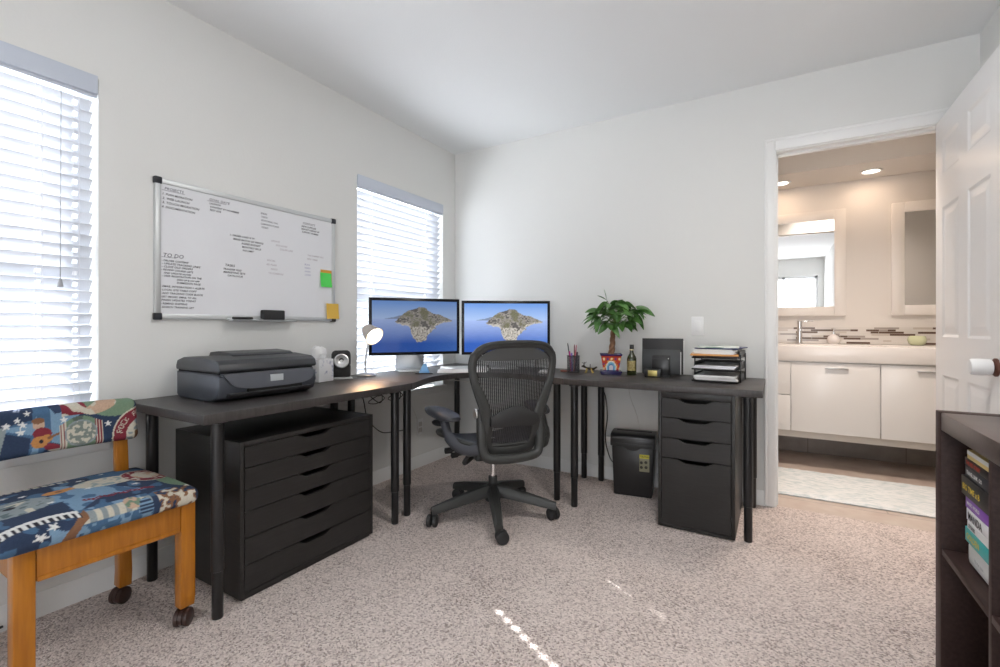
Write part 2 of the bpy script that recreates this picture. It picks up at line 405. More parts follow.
# ================================================================== BLINDS
def blind(label, w, ladders, wand_y, cord_y, seed):
    y0, y1, z0, z1 = w; ya, yb = y0+.012, y1-.012
    t = thing('window_blind', label, 'blind', (-.02, (y0+y1)/2, z0+.005), group=None)
    v = MB(); v.box(-.012, .006, y0+.003, y1-.003, z1-.062, z1+.010, .003); v.box(-.010, -.002, y0+.003, y1-.003, z1-.075, z1-.062, .002)
    v.build('valance', mat('valance_shade_grey', (.60, .65, .74), .4), t)  # blue-grey shade on the white valance is put into its colour
    s = MB(); pitch = .0435; ztop = z1-.105; n = int((ztop-(z0+.05))/pitch)
    xc = -.036; hw = .025; ti = radians(49)
    cuts = sorted(ladders); segs = []
    last = ya
    for c in cuts: segs.append((last, c-.008)); last = c+.008
    segs.append((last, yb))
    def P(u, y, z, off=0):   # u in -1..1 across the slat: +1 = room-side upper edge
        crown = .0022*(1-u*u)
        dx = hw*u*cos(ti)-(crown+off)*sin(ti); dz = hw*u*sin(ti)+(crown+off)*cos(ti)
        return (xc+dx, y, z+dz)
    def strip(b, ya_, yb_, u0, u1, z):
        U = [u0+(u1-u0)*k/4 for k in range(5)]; th = .0022; q = []
        for y in (ya_, yb_):
            q.append([b.verts.new(P(u, y, z)) for u in U] + [b.verts.new(P(u, y, z, -th)) for u in U[::-1]])
        A, B = q; m = len(A)
        for i in range(m): b.faces.new((A[i], B[i], B[(i+1) % m], A[(i+1) % m]))
        b.faces.new(A[::-1]); b.faces.new(B)
    for k in range(n+1):
        z = ztop-k*pitch
        for a, c in segs: strip(s.bm, a, c, -1, 1, z)
        for c in cuts:
            if z < z0+.22: strip(s.bm, c-.008, c+.008, -1, 1, z); continue
            strip(s.bm, c-.008, c+.008, -1, -.42, z); strip(s.bm, c-.008, c+.008, .42, 1, z)
    bmesh.ops.recalc_face_normals(s.bm, faces=s.bm.faces[:])
    s.build('slats', M_SLAT, t, smooth=30)
    zb = ztop-(n+1)*pitch+.012
    r = MB(); r.box(xc-.02, xc+.02, ya, yb, zb-.010, zb+.010, .004); r.build('bottom_rail', M_WPLAS, t)
    c = MB()
    for cy in cuts:
        for off in (-.008, .008): c.tube([(xc+.017, cy+off, ztop+.03), (xc+.017, cy+off, zb)], .0011, 5)
    c.build('ladder_cords', mat('cord_white', (.72, .72, .75), .6), t)
    if wand_y is not None:
        q = MB(); q.tube([(xc+.034, wand_y, z1-.08), (xc+.036, wand_y+.002, 1.27)], .0045, 8); q.build('tilt_wand', mat('clear_wand', (.75, .78, .82), .2), t)
    if cord_y is not None:
        q = MB(); q.tube([(xc+.036, cord_y, z1-.08), (xc+.038, cord_y-.003, 1.21)], .0014, 6); q.lathe([(.0, .035), (.004, .033), (.009, .004), (.009, 0), (0, -.001)], (xc+.038, cord_y-.003, 1.178), 10)
        q.build('pull_cord', mat('cord_grey', (.42, .43, .46), .6), t)
    return t
blind('white slatted window blind behind the music tapestry chair', W1, [-3.09, -2.50, -2.395], None, -2.445, 1)
blind('white slatted window blind behind the computer monitors', W2, [-.89, -.34], None, None, 2)

# ================================================================== BATHROOM
BY = 1.50
mb = MB(); mb.box(1.2, 4.4, .03, BY+.1, -.10, -.004); struct('floor_bathroom', mb, M_TILE)
mb = MB(); mb.box(1.2, 4.4, BY, BY+.1, -.004, 2.5); struct('wall_bathroom_back', mb, M_BWALL, smooth=0)
mb = MB(); mb.box(1.1, 1.2, .11, BY+.1, -.004, 2.5); struct('wall_bathroom_left', mb, M_BWALL, smooth=0)
mb = MB(); mb.box(4.4, 4.5, .0, BY+.1, -.004, 2.5); struct('wall_bathroom_right', mb, M_BWALL, smooth=0)
mb = MB(); mb.box(1.1, 4.5, .11, BY+.1, H, H+.1); struct('ceiling_bathroom', mb, M_BWALL, smooth=0)
mb = MB()
SOF = 2.19
mb.box(1.2, 4.4, 1.045, BY, SOF, H); struct('ceiling_soffit', mb, M_BWALL, smooth=0)
mb = MB(); mb.box(1.2, 4.4, BY-.012, BY, -.004, .20, .002); struct('baseboard_bathroom', mb, M_TBASE)
# recessed lights
def recessed(x, y, label):
    t = thing('recessed_light', label, 'ceiling light', (x, y, SOF-.006))
    m = MB(); m.lathe([(.052, -.001), (.068, -.003), (.070, .0), (.070, .005), (.052, .005), (.052, -.001)], (x, y, SOF-.006), 32, cap=False); m.build('trim_ring', M_WPLAS, t)
    m = MB(); m.lathe([(0, .0015), (.052, .0015), (.052, .004), (0, .004)], (x, y, SOF-.006), 32); m.build('lens', mat('lens_glow', (.9, .9, .9), .4, emit=(1.0, .93, .84), estr=3.5), t)
    return t
recessed(*spot_xy[0], 'bright round recessed light nearer the open door, in the soffit over the mirrors')
recessed(*spot_xy[1], 'round recessed light half hidden by the left door casing, above the left mirror')
# mirrors
def mirror(x0, x1, label):
    t = thing('wall_mirror', label, 'mirror', ((x0+x1)/2, BY-.02, 1.14), group=None)
    z0, z1, f = 1.195, 1.895, .075; m = MB()
    for a in ((x0-f, x0, z0-f, z1+f), (x1, x1+f, z0-f, z1+f), (x0, x1, z0-f, z0), (x0, x1, z1, z1+f)): m.box(a[0], a[1], BY-.03, BY, a[2], a[3], .003)
    m.build('frame', M_MFRAME, t)
    m = MB(); m.box(x0, x1, BY-.022, BY-.016, z0, z1); m.build('mirror_glass', M_MIRROR, t)
mirror(2.06, 2.667, 'white framed wall mirror on the left, above the chrome faucet')
mirror(3.099, 3.70, 'white framed wall mirror beside the open white door')
# backsplash mosaic
def mosaic():
    rnd = random.Random(3); cols = {}
    rows = 8; z0, z1 = .897, 1.028; rh = (z1-z0)/rows
    pal = [('mosaic_white', (.80, .76, .72), .15), ('mosaic_grey', (.45, .40, .37), .15), ('mosaic_brown', (.16, .105, .08), .2), ('mosaic_cream', (.66, .60, .54), .2)]
    mbs = [MB() for _ in pal]
    for r in range(rows):
        x = 1.9-rnd.random()*.1
        while x < 3.9:
            w = rnd.choice((.05, .08, .11, .15)); k = rnd.choices((0, 1, 2, 3), (.50, .10, .22, .18))[0]
            if r == 0 or r == rows-1: k = 0 if rnd.random() < .6 else k
            mbs[k].box(x+.001, x+w-.001, BY-.008, BY-.0005, z0+r*rh+.001, z0+(r+1)*rh-.001); x += w
    t = MB(); t.box(1.9, 3.95, BY-.006, BY, z0, z1); o = struct('trim_4', t, mat('mosaic_grout', (.74, .70, .66), .6), smooth=0)
    for m, (nm, c, ro) in zip(mbs, pal): m.build('mosaic_tiles', mat(nm, c, ro), o, smooth=0)
mosaic()
# vanity
VF = .98
t = thing('vanity_cabinet', 'wall-hung white vanity cabinet with flat doors seen through the doorway', 'cabinet', (3.05, 1.24, .21))
m = MB(); m.box(1.75, 4.30, VF+.012, BY-.013, .30, .778); m.build('body', M_CABINET, t)
m = MB(); m.box(1.75, 4.30, VF+.03, BY-.013, .212, .30); m.build('bottom_rail', mat('vanity_rail', (.62, .57, .52), .4), t)
def vfront(name, x0, x1, z0, z1, handle=None):
    m = MB(); m.box(x0, x1, VF-.008, VF+.011, z0, z1, .002); o = m.build(name, M_CABINET, t)
    if handle:
        h = MB(); h.box(handle[0], handle[1], VF-.022, VF-.008, z1-.040, z1-.032, .002); h.build('handle', M_STEEL, o)
vfront('drawer', 1.95, 2.357, .265, .525); vfront('drawer', 1.95, 2.357, .530, .772)
vfront('door', 2.362, 2.878, .265, .772, (2.569, 2.705)); vfront('door', 2.884, 3.40, .265, .772, (3.071, 3.205)); vfront('door', 3.406, 3.92, .265, .772)
t = thing('sink_counter', 'thick white vanity countertop with trough sink below the mirrors', 'countertop', (3.05, 1.24, .779))
m = MB(); x0, x1 = 1.75, 4.30
m.box(x0, x1, VF-.02, VF+.08, .779, .895, .004); m.box(x0, x1, 1.33, BY-.009, .779, .895, .004); m.box(x0, 2.02, VF+.08, 1.33, .779, .895); m.box(2.86, 2.94, VF+.08, 1.33, .779, .895); m.box(3.80, x1, VF+.08, 1.33, .779, .895); m.box(2.02, 3.80, VF+.08, 1.33, .779, .80)
m.build('slab', M_QUARTZ, t)
# faucet
fx, fy = 2.430, 1.385
t = thing('bathroom_faucet', 'tall square chrome faucet at the back of the vanity', 'faucet', (fx, fy, .895))
m = MB(); m.lathe([(.026, 0), (.026, .006), (.019, .010), (.018, .15), (.019, .17), (.017, .185), (0, .187)], (fx, fy, .895), 20); m.build('body', M_CHROME, t)
m = MB(); m.box(fx-.014, fx+.014, fy-.13, fy-.01, .995, 1.015, .004); m.build('spout', M_CHROME, t)
m = MB(); m.box(fx+.005, fx+.095, fy-.008, fy+.008, 1.074, 1.082, .002); m.build('lever', M_CHROME, t)
# soap dispenser
sx, sy = 2.655, 1.40
t = thing('soap_dispenser', 'round white soap dispenser with a chrome pump on the vanity top', 'soap dispenser', (sx, sy, .895))
m = MB(); m.lathe([(0, 0), (.030, 0), (.042, .018), (.044, .035), (.036, .060), (.016, .074), (.012, .080), (0, .080)], (sx, sy, .895), 24); m.build('bottle', mat('pearl_white', (.85, .80, .78), .15), t)
m = MB(); m.lathe([(.012, .078), (.012, .092), (.004, .094), (.004, .118), (.012, .119), (.012, .126), (0, .127)], (sx, sy, .895), 14); m.tube([(sx, sy, 1.017), (sx+.0, sy-.035, 1.015), (sx, sy-.042, 1.006)], .004, 8); m.build('pump', M_CHROME, t)
# glass bowl
gx, gy = 3.155, 1.40
t = thing('glass_soap_bowl', 'green glass bowl on the vanity top below the right mirror', 'bowl', (gx, gy, .895))
m = MB(); m.lathe([(0, 0), (.030, 0), (.048, .015), (.055, .040), (.050, .062), (.044, .070), (.040, .066), (.045, .058), (.049, .040), (.043, .018), (.028, .006), (0, .006)], (gx, gy, .895), 28); m.build('bowl', mat('pale_green_glass', (.72, .76, .50), .1, coat=.5), t)
m = MB(); m.lathe([(0, .007), (.028, .007), (.042, .020), (.046, .036), (.03, .044), (0, .046)], (gx, gy, .895), 20); m.build('salts', mat('yellow_bath_salt', (.72, .70, .22), .6), t)
# rug
def rugf():
    m = MB(); n = noise
    def P(a, b, top): 
        x = 2.02+1.55*a; y = .265+.60*b; e = min(a*1.55, (1-a)*1.55, b*.6, (1-b)*.6)
        z = .014*min(1, e/.02+.25)+.003*noise.noise(Vector((x*30, y*30, 0))) if top else -.0035
        return (x, y, z)
    m.grid(110, 46, lambda a, b: P(a, b, True)); m.box(2.03, 3.56, .27, .86, -.0035, .002)
    return m
tag(rugf().build('bath_rug', M_RUG), 'pale blue-grey shag bath rug on the tile in front of the vanity', 'rug')

# ================================================================== OPEN DOOR (right)
FX = 2.946
def open_door():
    m = MB(); y0, y1, z0, z1 = -.012, -.815, .012, 2.032; x0, x1 = FX, FX+.035
    cols = [(-.115, -.345), (-.455, -.695)]; rows = [(.20, .805), (.985, 1.600), (1.755, 1.925)]
    ys = sorted({y0, y1, *[a for c in cols for a in c]}, reverse=True); zs = sorted({z0, z1, *[a for r in rows for a in r]})
    # stiles and rails leave six openings, each with a bevelled raised panel set in it
    for i in range(len(ys)-1):
        for k in range(len(zs)-1):
            panel = (ys[i], ys[i+1]) in cols and (zs[k], zs[k+1]) in rows
            if not panel: m.box(x0, x1, ys[i+1], ys[i], zs[k], zs[k+1])
    bmesh.ops.remove_doubles(m.bm, verts=m.bm.verts, dist=1e-5)
    for c in cols:
        for r in rows:
            a, b = c[1], c[0]; z0_, z1_ = r
            for fx, s in ((x0, 1), (x1, -1)):
                L = [(0, 0), (.012, .005), (.020, .005), (.048, .001)]
                rings = []
                for ins, dep in L:
                    rings.append([m.bm.verts.new((fx+s*dep, yy, zz)) for yy, zz in ((a+ins, z0_+ins), (b-ins, z0_+ins), (b-ins, z1_-ins), (a+ins, z1_-ins))])
                for A, B in zip(rings, rings[1:]):
                    for q in range(4): m.bm.faces.new((A[q], A[(q+1) % 4], B[(q+1) % 4], B[q]))
                m.bm.faces.new(rings[-1])
    o = struct('door_1', m, M_DOOR, smooth=0)
    ky, kz = -.752, .887
    k = MB(); R = Matrix.Rotation(-pi/2, 4, 'Y')
    k.lathe([(.033, 0), (.033, .006), (.027, .010), (.014, .013), (.012, .03), (0, .03)], (FX, ky, kz), 24, R); k.build('knob_rosette', mat('copper_brown', (.16, .07, .05), .35, .6), o)
    k = MB(); k.lathe([(.0, .014), (.026, .014), (.029, .018), (.0305, .045), (.030, .064), (.026, .072), (.012, .075), (0, .075)], (FX, ky, kz), 28, R)
    kc = k.build('knob_cover', M_WPLAS, o); kc['label'] = 'white plastic child-proof cover over the door knob'
    h = MB()
    for z in (.25, 1.05, 1.80): h.box(FX+.035, DX1-.012, -.006, -.003, z-.045, z+.045); h.tube([(FX+.042, -.008, z-.045), (FX+.042, -.008, z+.045)], .006, 8)
    h.build('hinges', M_STEEL, o)
open_door()

# light switch on the back wall
t = thing('light_switch', 'white light switch on the back wall above the desk', 'light switch', (1.849, 0, .975))
m = MB(); m.box(1.814, 1.884, -.006, 0, .978, 1.094, .003); m.build('cover_plate', M_WPLAS, t)
m = MB(); m.box(1.833, 1.865, -.009, -.005, 1.003, 1.069, .002); m.build('rocker', M_WPLAS, t)

# added disc housing for the ceiling fill lamp, out of view
t = thing('ceiling_fill_lamp', 'added white flush disc fill lamp on the ceiling, out of view', 'ceiling light', (2.20, -1.75, 2.36))
m = MB(); m.lathe([(0, .0), (.23, .0), (.24, .02), (.24, .081), (0, .081)], (2.20, -1.75, 2.36), 40); m.build('housing', M_WPLAS, t)

# ================================================================== DESK
TZ0, TZ1 = .700, .734
def leg(x, y, parent):
    m = MB(); m.lathe([(.0, 0), (.017, 0), (.0185, .004), (.0185, .165), (.0185, .168), (.0215, .170), (.0215, .690), (.03, .692), (.03, .7), (0, .7)], (x, y, 0), 20)
    return m.build('leg', M_BMETAL, parent)
CE = 1.215
t = thing('desk_table', 'black-brown desk table along the left wall carrying the printer', 'desk', (.31, -1.73, 0))
m = MB(); m.box(.010, .610, -2.258, -CE-.002, TZ0, TZ1, .002); m.build('tabletop', M_TOP, t)
for p in ((.560, -2.185), (.075, -2.185), (.545, -1.275), (.075, -1.275)): leg(*p, t)
t = thing('desk_table', 'black-brown desk table on the right standing over the four-drawer unit', 'desk', (1.71, -.31, 0))
m = MB(); m.box(CE+.002, 2.213, -.610, -.010, TZ0, TZ1, .002); m.build('tabletop', M_TOP, t)
for p in ((2.150, -.560), (2.150, -.060), (1.268, -.575), (1.255, -.060)): leg(*p, t)
t = thing('corner_desk', 'curved black-brown corner desk under the two monitors', 'desk', (.61, -.61, 0))
arc = cr([(.610, -CE), (.580, -1.13), (.535, -1.03), (.502, -.93), (.488, -.82), (.502, -.70), (.545, -.605), (.605, -.545), (.70, -.502), (.81, -.483), (.92, -.490), (1.03, -.530), (1.13, -.578), (CE, -.610)], 5)
m = MB(); m.prism([(.010, -CE), *arc, (CE, -.010), (.010, -.010)], 'z', TZ0, TZ1); m.build('tabletop', M_TOP, t)
for p in ((.525, -1.160), (.075, -1.150), (.075, -.075), (1.135, -.060), (1.140, -.530)): leg(*p, t)

# drawer units
def drawer_front(name, axis, front, a0, a1, z0, z1, parent, material, notch=.075, into=1):
    """flat front with a shallow sloped finger cut-out in its top edge"""
    c = (a0+a1)/2; g = .0015; d = .020
    poly = [(a0+g, z0+g), (a1-g, z0+g), (a1-g, z1-g), (c+notch, z1-g), (c+notch*.90, z1-g-.003), (c+notch*.62, z1-d+.003), (c+notch*.52, z1-d), (c-notch*.52, z1-d), (c-notch*.62, z1-d+.003), (c-notch*.90, z1-g-.003), (c-notch, z1-g), (a0+g, z1-g)]
    m = MB(); m.prism(poly, axis, front, front+into*.018)
    return m.build(name, material, parent)
t = thing('drawer_unit', 'wide black six-drawer unit under the printer desk', 'drawer unit', (.31, -1.766, 0))
X0, X1, Y0, Y1 = .072, .548, -2.098, -1.434
m = MB(); m.box(X0, X1, Y0, Y0+.017, .012, .600, .001); m.box(X0, X1, Y1-.017, Y1, .012, .600, .001); m.box(X0, X1, Y0+.017, Y1-.017, .582, .600, .001); m.box(X0, X1-.001, Y0+.017, Y1-.017, .012, .028); m.box(X0, X0+.010, Y0+.017, Y1-.017, .028, .582)
m.box(X0+.02, X1-.012, Y0+.012, Y1-.012, .0, .012); m.build('body', M_BLACKF, t)
zs = [.030, .132, .2345, .3345, .4165, .4990, .581]
for a, b in zip(zs, zs[1:]): drawer_front('drawer', 'x', X1, Y0+.018, Y1-.018, a, b, t, M_BLACKF, .085, -1)
t = thing('drawer_unit', 'narrow black four-drawer unit under the right desk end, deep file drawer at bottom', 'drawer unit', (1.919, -.31, 0))
X0, X1, Y0, Y1 = 1.739, 2.097, -.600, -.030
m = MB(); m.box(X0, X0+.016, Y0, Y1, .006, .699, .001); m.box(X1-.016, X1, Y0, Y1, .006, .699, .001); m.box(X0+.016, X1-.016, Y0, Y1, .668, .699, .001); m.box(X0+.016, X1-.016, Y0, Y1, .006, .020); m.box(X0+.016, X1-.016, Y1-.01, Y1, .02, .668)
m.box(X0+.02, X1-.02, Y0+.02, Y1-.02, 0, .006); m.build('body', M_BLACKF, t)
zs = [.021, .361, .464, .568, .667]
for a, b in zip(zs, zs[1:]): drawer_front('drawer', 'y', Y0, X0+.017, X1-.017, a, b, t, M_BLACKF, .085, 1)

# ================================================================== PRINTER
def printer():
    rz = radians(-2); base = (.245, -1.880, TZ1)
    t = thing('inkjet_printer', 'dark grey all-in-one printer on the left desk', 'printer', base, rz); t.scale = (.98, .91, 1.0)
    # local: +x = front of the printer, y across (0.45 wide), z up
    D, Wd = .185, .240
    m = MB()
    prof = [(-.185, .012), (-.160, .0), (.120, .0), (.165, .018), (.185, .060), (.178, .098), (.150, .112), (-.185, .112)]
    def section(scale, y): return [(x, y, z*1.0) for x, z in prof]
    b = bmesh.new(); rings = []
    for y, s in ((-.240, .90), (-.234, .97), (-.222, 1.0), (.222, 1.0), (.234, .97), (.240, .90)):
        rings.append([b.verts.new((x*s-(1-s)*.0, y, .055+(z-.055)*(s if z > .055 else s))) for x, z in prof])
    k = len(prof)
    for A, B in zip(rings, rings[1:]):
        for i in range(k): b.faces.new((A[i], B[i], B[(i+1) % k], A[(i+1) % k]))
    b.faces.new(rings[0]); b.faces.new(rings[-1][::-1]); bmesh.ops.recalc_face_normals(b, faces=b.faces[:])
    m.merge(b); m.build('body', mat('printer_grey', (.058, .064, .078), .36), t, local=True)
    # scanner lid with a feeder hump
    m = MB()
    m.prism([(-.188, .118), (.176, .118), (.184, .126), (.176, .152), (.150, .166), (.02, .176), (-.12, .172), (-.178, .158), (-.190, .135)], 'y', -.236, .236, .005)
    m.build('scanner_lid', mat('printer_lid', (.034, .036, .041), .40), t, local=True)
    m = MB(); m.prism([(-.165, .165), (.045, .165), (.050, .178), (.030, .186), (-.08, .192), (-.150, .186)], 'y', -.105, .200, .004); m.build('feeder_cover', mat('printer_feeder', (.045, .047, .052), .38), t, local=True)
    # seam between lid and body
    m = MB(); m.box(-.180, .160, -.228, .228, .110, .120); m.build('seam', M_DARK, t, local=True)
    # control panel, curved lower edge
    pl = [(-.218, .104), (.218, .112)] 
    m = MB()
    poly = [(.212, .114)] + cr([(.212, .095), (.19, .062), (.12, .050), (0, .048), (-.12, .050), (-.185, .068), (-.222, .108)], 5) + [(-.222, .114)]
    b = bmesh.new()
    def fx(z): return .170+ (.012 if z < .09 else .012-(z-.09)*.45)
    A = [b.verts.new((fx(z)+.014, y, z)) for y, z in poly]; B = [b.verts.new((fx(z)-.02, y, z)) for y, z in poly]
    b.faces.new(A); b.faces.new(B[::-1]); n = len(poly)
    for i in range(n): b.faces.new((A[i], B[i], B[(i+1) % n], A[(i+1) % n]))
    bmesh.ops.recalc_face_normals(b, faces=b.faces[:]); m.merge(b)
    m.build('control_panel', mat('printer_panel', (.085, .092, .110), .33), t, local=True)
    m = MB(); m.box(.192, .1965, -.018, .046, .070, .098, .001); m.build('display', mat('printer_display', (.45, .48, .50), .2), t, local=True)
    m = MB(); m.box(.172, .1885, -.115, .150, .031, .050, .002); m.build('paper_slot', M_DARK, t, local=True)
    m = MB(); m.prism([(.10, .012), (.172, .014), (.196, .030), (.196, .036), (.10, .028)], 'y', -.200, .200, .002); m.build('paper_tray', mat('printer_tray', (.028, .029, .032), .4), t, local=True)
    m = MB(); m.tube([(.190, -.15, .094), (.1905, -.15, .094)], .006, 12); m.build('power_button', M_GRAPH, t, local=True)
printer()

# ================================================================== items left of the monitors
cx, cy = .105, -1.405
t = thing('tissue_box', 'white patterned cube tissue box right behind the printer', 'tissue box', (cx, cy, TZ1), radians(8))
m = MB(); m.box(-.055, .055, -.055, .055, 0, .122, .003)
bx = m.build('box', color_noise(mat('tissue_print', (.7, .7, .74), .6), (.42, .44, .55), (.84, .84, .86), 30, (1, 1, 1), .33, .42), t, local=True)
m = MB(); m.lathe([(.012, .118), (.030, .124), (.044, .150), (.036, .176), (.018, .19), (.0, .186)], (0, 0, 0), 14)
for v in m.bm.verts: v.co += Vector((noise.noise(v.co*60), noise.noise(v.co*60+Vector((5, 0, 0))), noise.noise(v.co*50+Vector((0, 9, 0)))))*.010
m.build('tissue', mat('tissue_white', (.9, .9, .9), .9, sub=.3), t, local=True)
# black clock / speaker with a silver dial
cx, cy = .112, -1.258
t = thing('desk_clock', 'black rounded desk clock with a silver round dial beside the tissue box', 'clock', (cx, cy, TZ1), radians(-38))
m = MB(); poly = cr([(-.050, .012), (-.056, .060), (-.050, .115), (-.030, .148), (.005, .160), (.030, .150), (.044, .120), (.046, .070), (.040, .012)], 4)
m.prism(poly, 'y', -.052, .052, .018); m.build('body', M_BPLAS2, t, local=True)
m = MB(); m.box(-.058, .052, -.060, .060, 0, .012, .004); m.build('base', mat('clear_base', (.5, .5, .5), .15), t, local=True)
R = Matrix.Rotation(radians(78), 4, 'Y')
m = MB(); m.lathe([(0, .010), (.006, .010), (.010, .006), (.026, .010), (.034, .015), (.039, .014), (.041, .004), (.041, -.02), (0, -.02)], (.040, .0, .104), 32, R); m.build('dial', M_STEEL, t, local=True)
# gooseneck lamp
lx, ly = .127, -1.083
t = thing('desk_lamp', 'small lit gooseneck desk lamp with a conical shade left of the monitors', 'lamp', (lx, ly, TZ1))
m = MB(); m.lathe([(0, 0), (.056, 0), (.058, .006), (.050, .014), (.020, .019), (.010, .022), (0, .022)], (lx, ly, TZ1), 32); m.build('base', M_STEEL, t)
d = Vector((.80, -.32, 0)).normalized(); d = Vector((.62, .78, 0)).normalized()   # lamp head leans to the right of the picture
hp = Vector((lx, ly, 0))
neck = cr([(lx, ly, TZ1+.015), (lx-.004*d.x, ly-.004*d.y, TZ1+.07), (lx+.004*d.x, ly+.004*d.y, TZ1+.14), (lx+.012*d.x, ly+.012*d.y, TZ1+.205), (lx+.006*d.x, ly+.006*d.y, TZ1+.262)], 6)
m = MB(); m.tube(neck, .0052, 10); m.build('gooseneck', M_STEEL, t)
AX = Vector((.86, -.06, -.54)).normalized()    # shade points to lower right and toward the room
top = Vector((lx-.003, ly-.002, TZ1+.293))
Rm = AX.to_track_quat('Z', 'Y').to_matrix().to_4x4()
m = MB(); m.lathe([(0, -.004), (.018, 0), (.030, .010), (.040, .030), (.058, .098), (.060, .100), (.0575, .100), (.038, .032), (.028, .013), (.017, .004), (0, .002)], top, 32, Rm); m.build('lamp_shade', mat('shade_silver', (.66, .60, .55), .35, .3), t)
m = MB(); m.lathe([(0, .020), (.010, .024), (.013, .045), (.026, .062), (.032, .078), (.030, .090), (.016, .097), (0, .099)], top, 24, Rm); m.build('bulb', mat('bulb_glow', (1, 1, 1), .4, emit=(1.0, .86, .66), estr=7.0), t)
lt = lamp('desk_lamp_light', 'SPOT', top+AX*.112, 8.0, (1.0, .58, .28), spot_size=radians(140), spot_blend=.8, shadow_soft_size=.08)
lt.rotation_euler = AX.to_track_quat('-Z', 'Y').to_euler()

# ================================================================== MONITORS
def island(u, v):
    """a rocky headland in a blue bay, painted as screen pixels"""
    n1 = noise.fractal(Vector((u*9, v*9, 1.3)), 1.0, 2.0, 4); n2 = noise.noise(Vector((u*45, v*45, 4.0)))
    hz = .645
    if v > hz:
        k = (v-hz)/(1-hz); c = [a+(b-a)*k for a, b in zip((.40, .55, .85), (.13, .30, .72))]
        ridge = hz+.10*max(0, 1-abs(u-.42)/.30)*1.0+.03*n1*max(0, 1-abs(u-.42)/.35)
        if v < ridge: c = (.20+.03*n1, .25, .38)
    else:
        k = (hz-v)/hz; c = [a+(b-a)*min(1, k*1.35) for a, b in zip((.36, .48, .82), (.03, .11, .47))]
        rt = max(0, u-.55)*1.1*k; c = [c[0]+.06*rt, c[1]+.14*rt, c[2]+.25*rt]
        w = noise.noise(Vector((u*14, v*60, 8)))*.06; c = [x*(1+w) for x in c]
    prof = [(.26, .61), (.31, .68), (.37, .76), (.42, .83), (.47, .855), (.53, .885), (.60, .87), (.66, .80), (.72, .755), (.80, .725), (.87, .675), (.94, .63)]
    low = [(.26, .585), (.33, .53), (.40, .52), (.435, .46), (.445, .36), (.47, .27), (.52, .20), (.58, .19), (.625, .24), (.64, .33), (.69, .40), (.74, .50), (.82, .575), (.94, .60)]
    def interp(P, x):
        if x < P[0][0] or x > P[-1][0]: return None
        for (a, b), (c_, d) in zip(P, P[1:]):
            if x <= c_: return b+(d-b)*(x-a)/(c_-a)
    a, b = interp(prof, u), interp(low, u)
    if a is not None and b is not None:
        a += .025*n1; b += .03*noise.noise(Vector((u*30, 2, 2)))
        if b < v < a:
            e = (v-b)/(a-b); g = .5+.5*n1+.35*n2
            rock = (.36, .33, .30); moss = (.19, .185, .115); pale = (.62, .58, .52); dk = (.13, .12, .115)
            c = moss if g > .66 else rock if g > .38 else dk
            if e < .22 and noise.noise(Vector((u*60, v*30, 6))) > -.3: c = pale
            n3 = noise.noise(Vector((u*70, v*38, 9.0)))
            if .46 < u < .63 and v < .50: c = pale if n3 > -.15 else moss if n3 < -.45 else rock
            c = [x*(.85+.4*n2) for x in c]
    for (ru, rv, rr) in ((.70, .49, .022), (.68, .40, .012), (.735, .46, .010)):
        if (u-ru)**2+((v-rv)*.6)**2 < rr**2: c = (.30, .28, .25)
    return tuple(max(0, min(1, x)) for x in c)
ISL = {}
def monitor(L, Rr, zt, label, estr):
    L, Rr = Vector((*L, 0)), Vector((*Rr, 0)); X = (Rr-L).normalized(); Wd = (Rr-L).length; hgt = .374
    rz = math.atan2(X.y, X.x); c = (L+Rr)/2
    nrm = Vector((X.y, -X.x, 0))   # towards the viewer
    base = c - nrm*.11
    t = thing('computer_monitor', label, 'monitor', (base.x, base.y, TZ1), rz)
    # local: x across, -y towards the viewer; screen face at y = -.11-.0
    f = -.110; z1 = zt-TZ1; z0 = z1-hgt; h = Wd/2
    m = MB(); m.box(-h, h, f, f+.020, z0, z1, .006, 3); m.prism([(f+.020, z0+.02), (f+.050, z0+.10), (f+.050, z1-.10), (f+.020, z1-.02)], 'x', -h+.03, h-.03, .004); m.build('housing', M_ALU, t, local=True)
    m = MB(); m.box(-h+.002, h-.002, f-.004, f+.001, z0+.002, z1-.002, .0015); m.build('bezel', mat('screen_black_glass', (.010, .010, .012), .22, spec=.3), t, local=True)
    bz = .021; nu, nv = 176, 104
    m = MB(); m.grid(nu, nv, lambda u, v: (-h+bz+(2*h-2*bz)*u, f-.0048, z0+bz+(z1-z0-2*bz)*v))
    def colr(p):
        u = (p.x+h-bz)/(2*h-2*bz); v = (p.z-z0-bz)/(z1-z0-2*bz); k = (round(u, 4), round(v, 4))
        if k not in ISL: ISL[k] = island(u, v)
        return ISL[k]
    m.build('screen', vcol_mat('screen_picture_%d' % int(estr*100), .12, estr, .5), t, local=True, smooth=0, colors=colr)
    # aluminium L-shaped stand
    m = MB(); m.box(-.098, .098, -.055, .120, 0, .006, .0025)
    m.prism([(.095, .004), (.103, .004), (.030, z0+.20), (.022, z0+.20)], 'x', -.098, .098, .002)
    m.box(-.06, .06, f+.045, .035, z0+.15, z0+.21, .006); m.build('stand', M_ALU, t, local=True)
    return t
monitor((.050, -.990), (.413, -.512), 1.221, 'left computer monitor, island picture dimmer, behind the lit desk lamp', .55)
monitor((.418, -.499), (.916, -.136), 1.213, 'right computer monitor, brighter island picture, behind the mesh chair', 1.0)

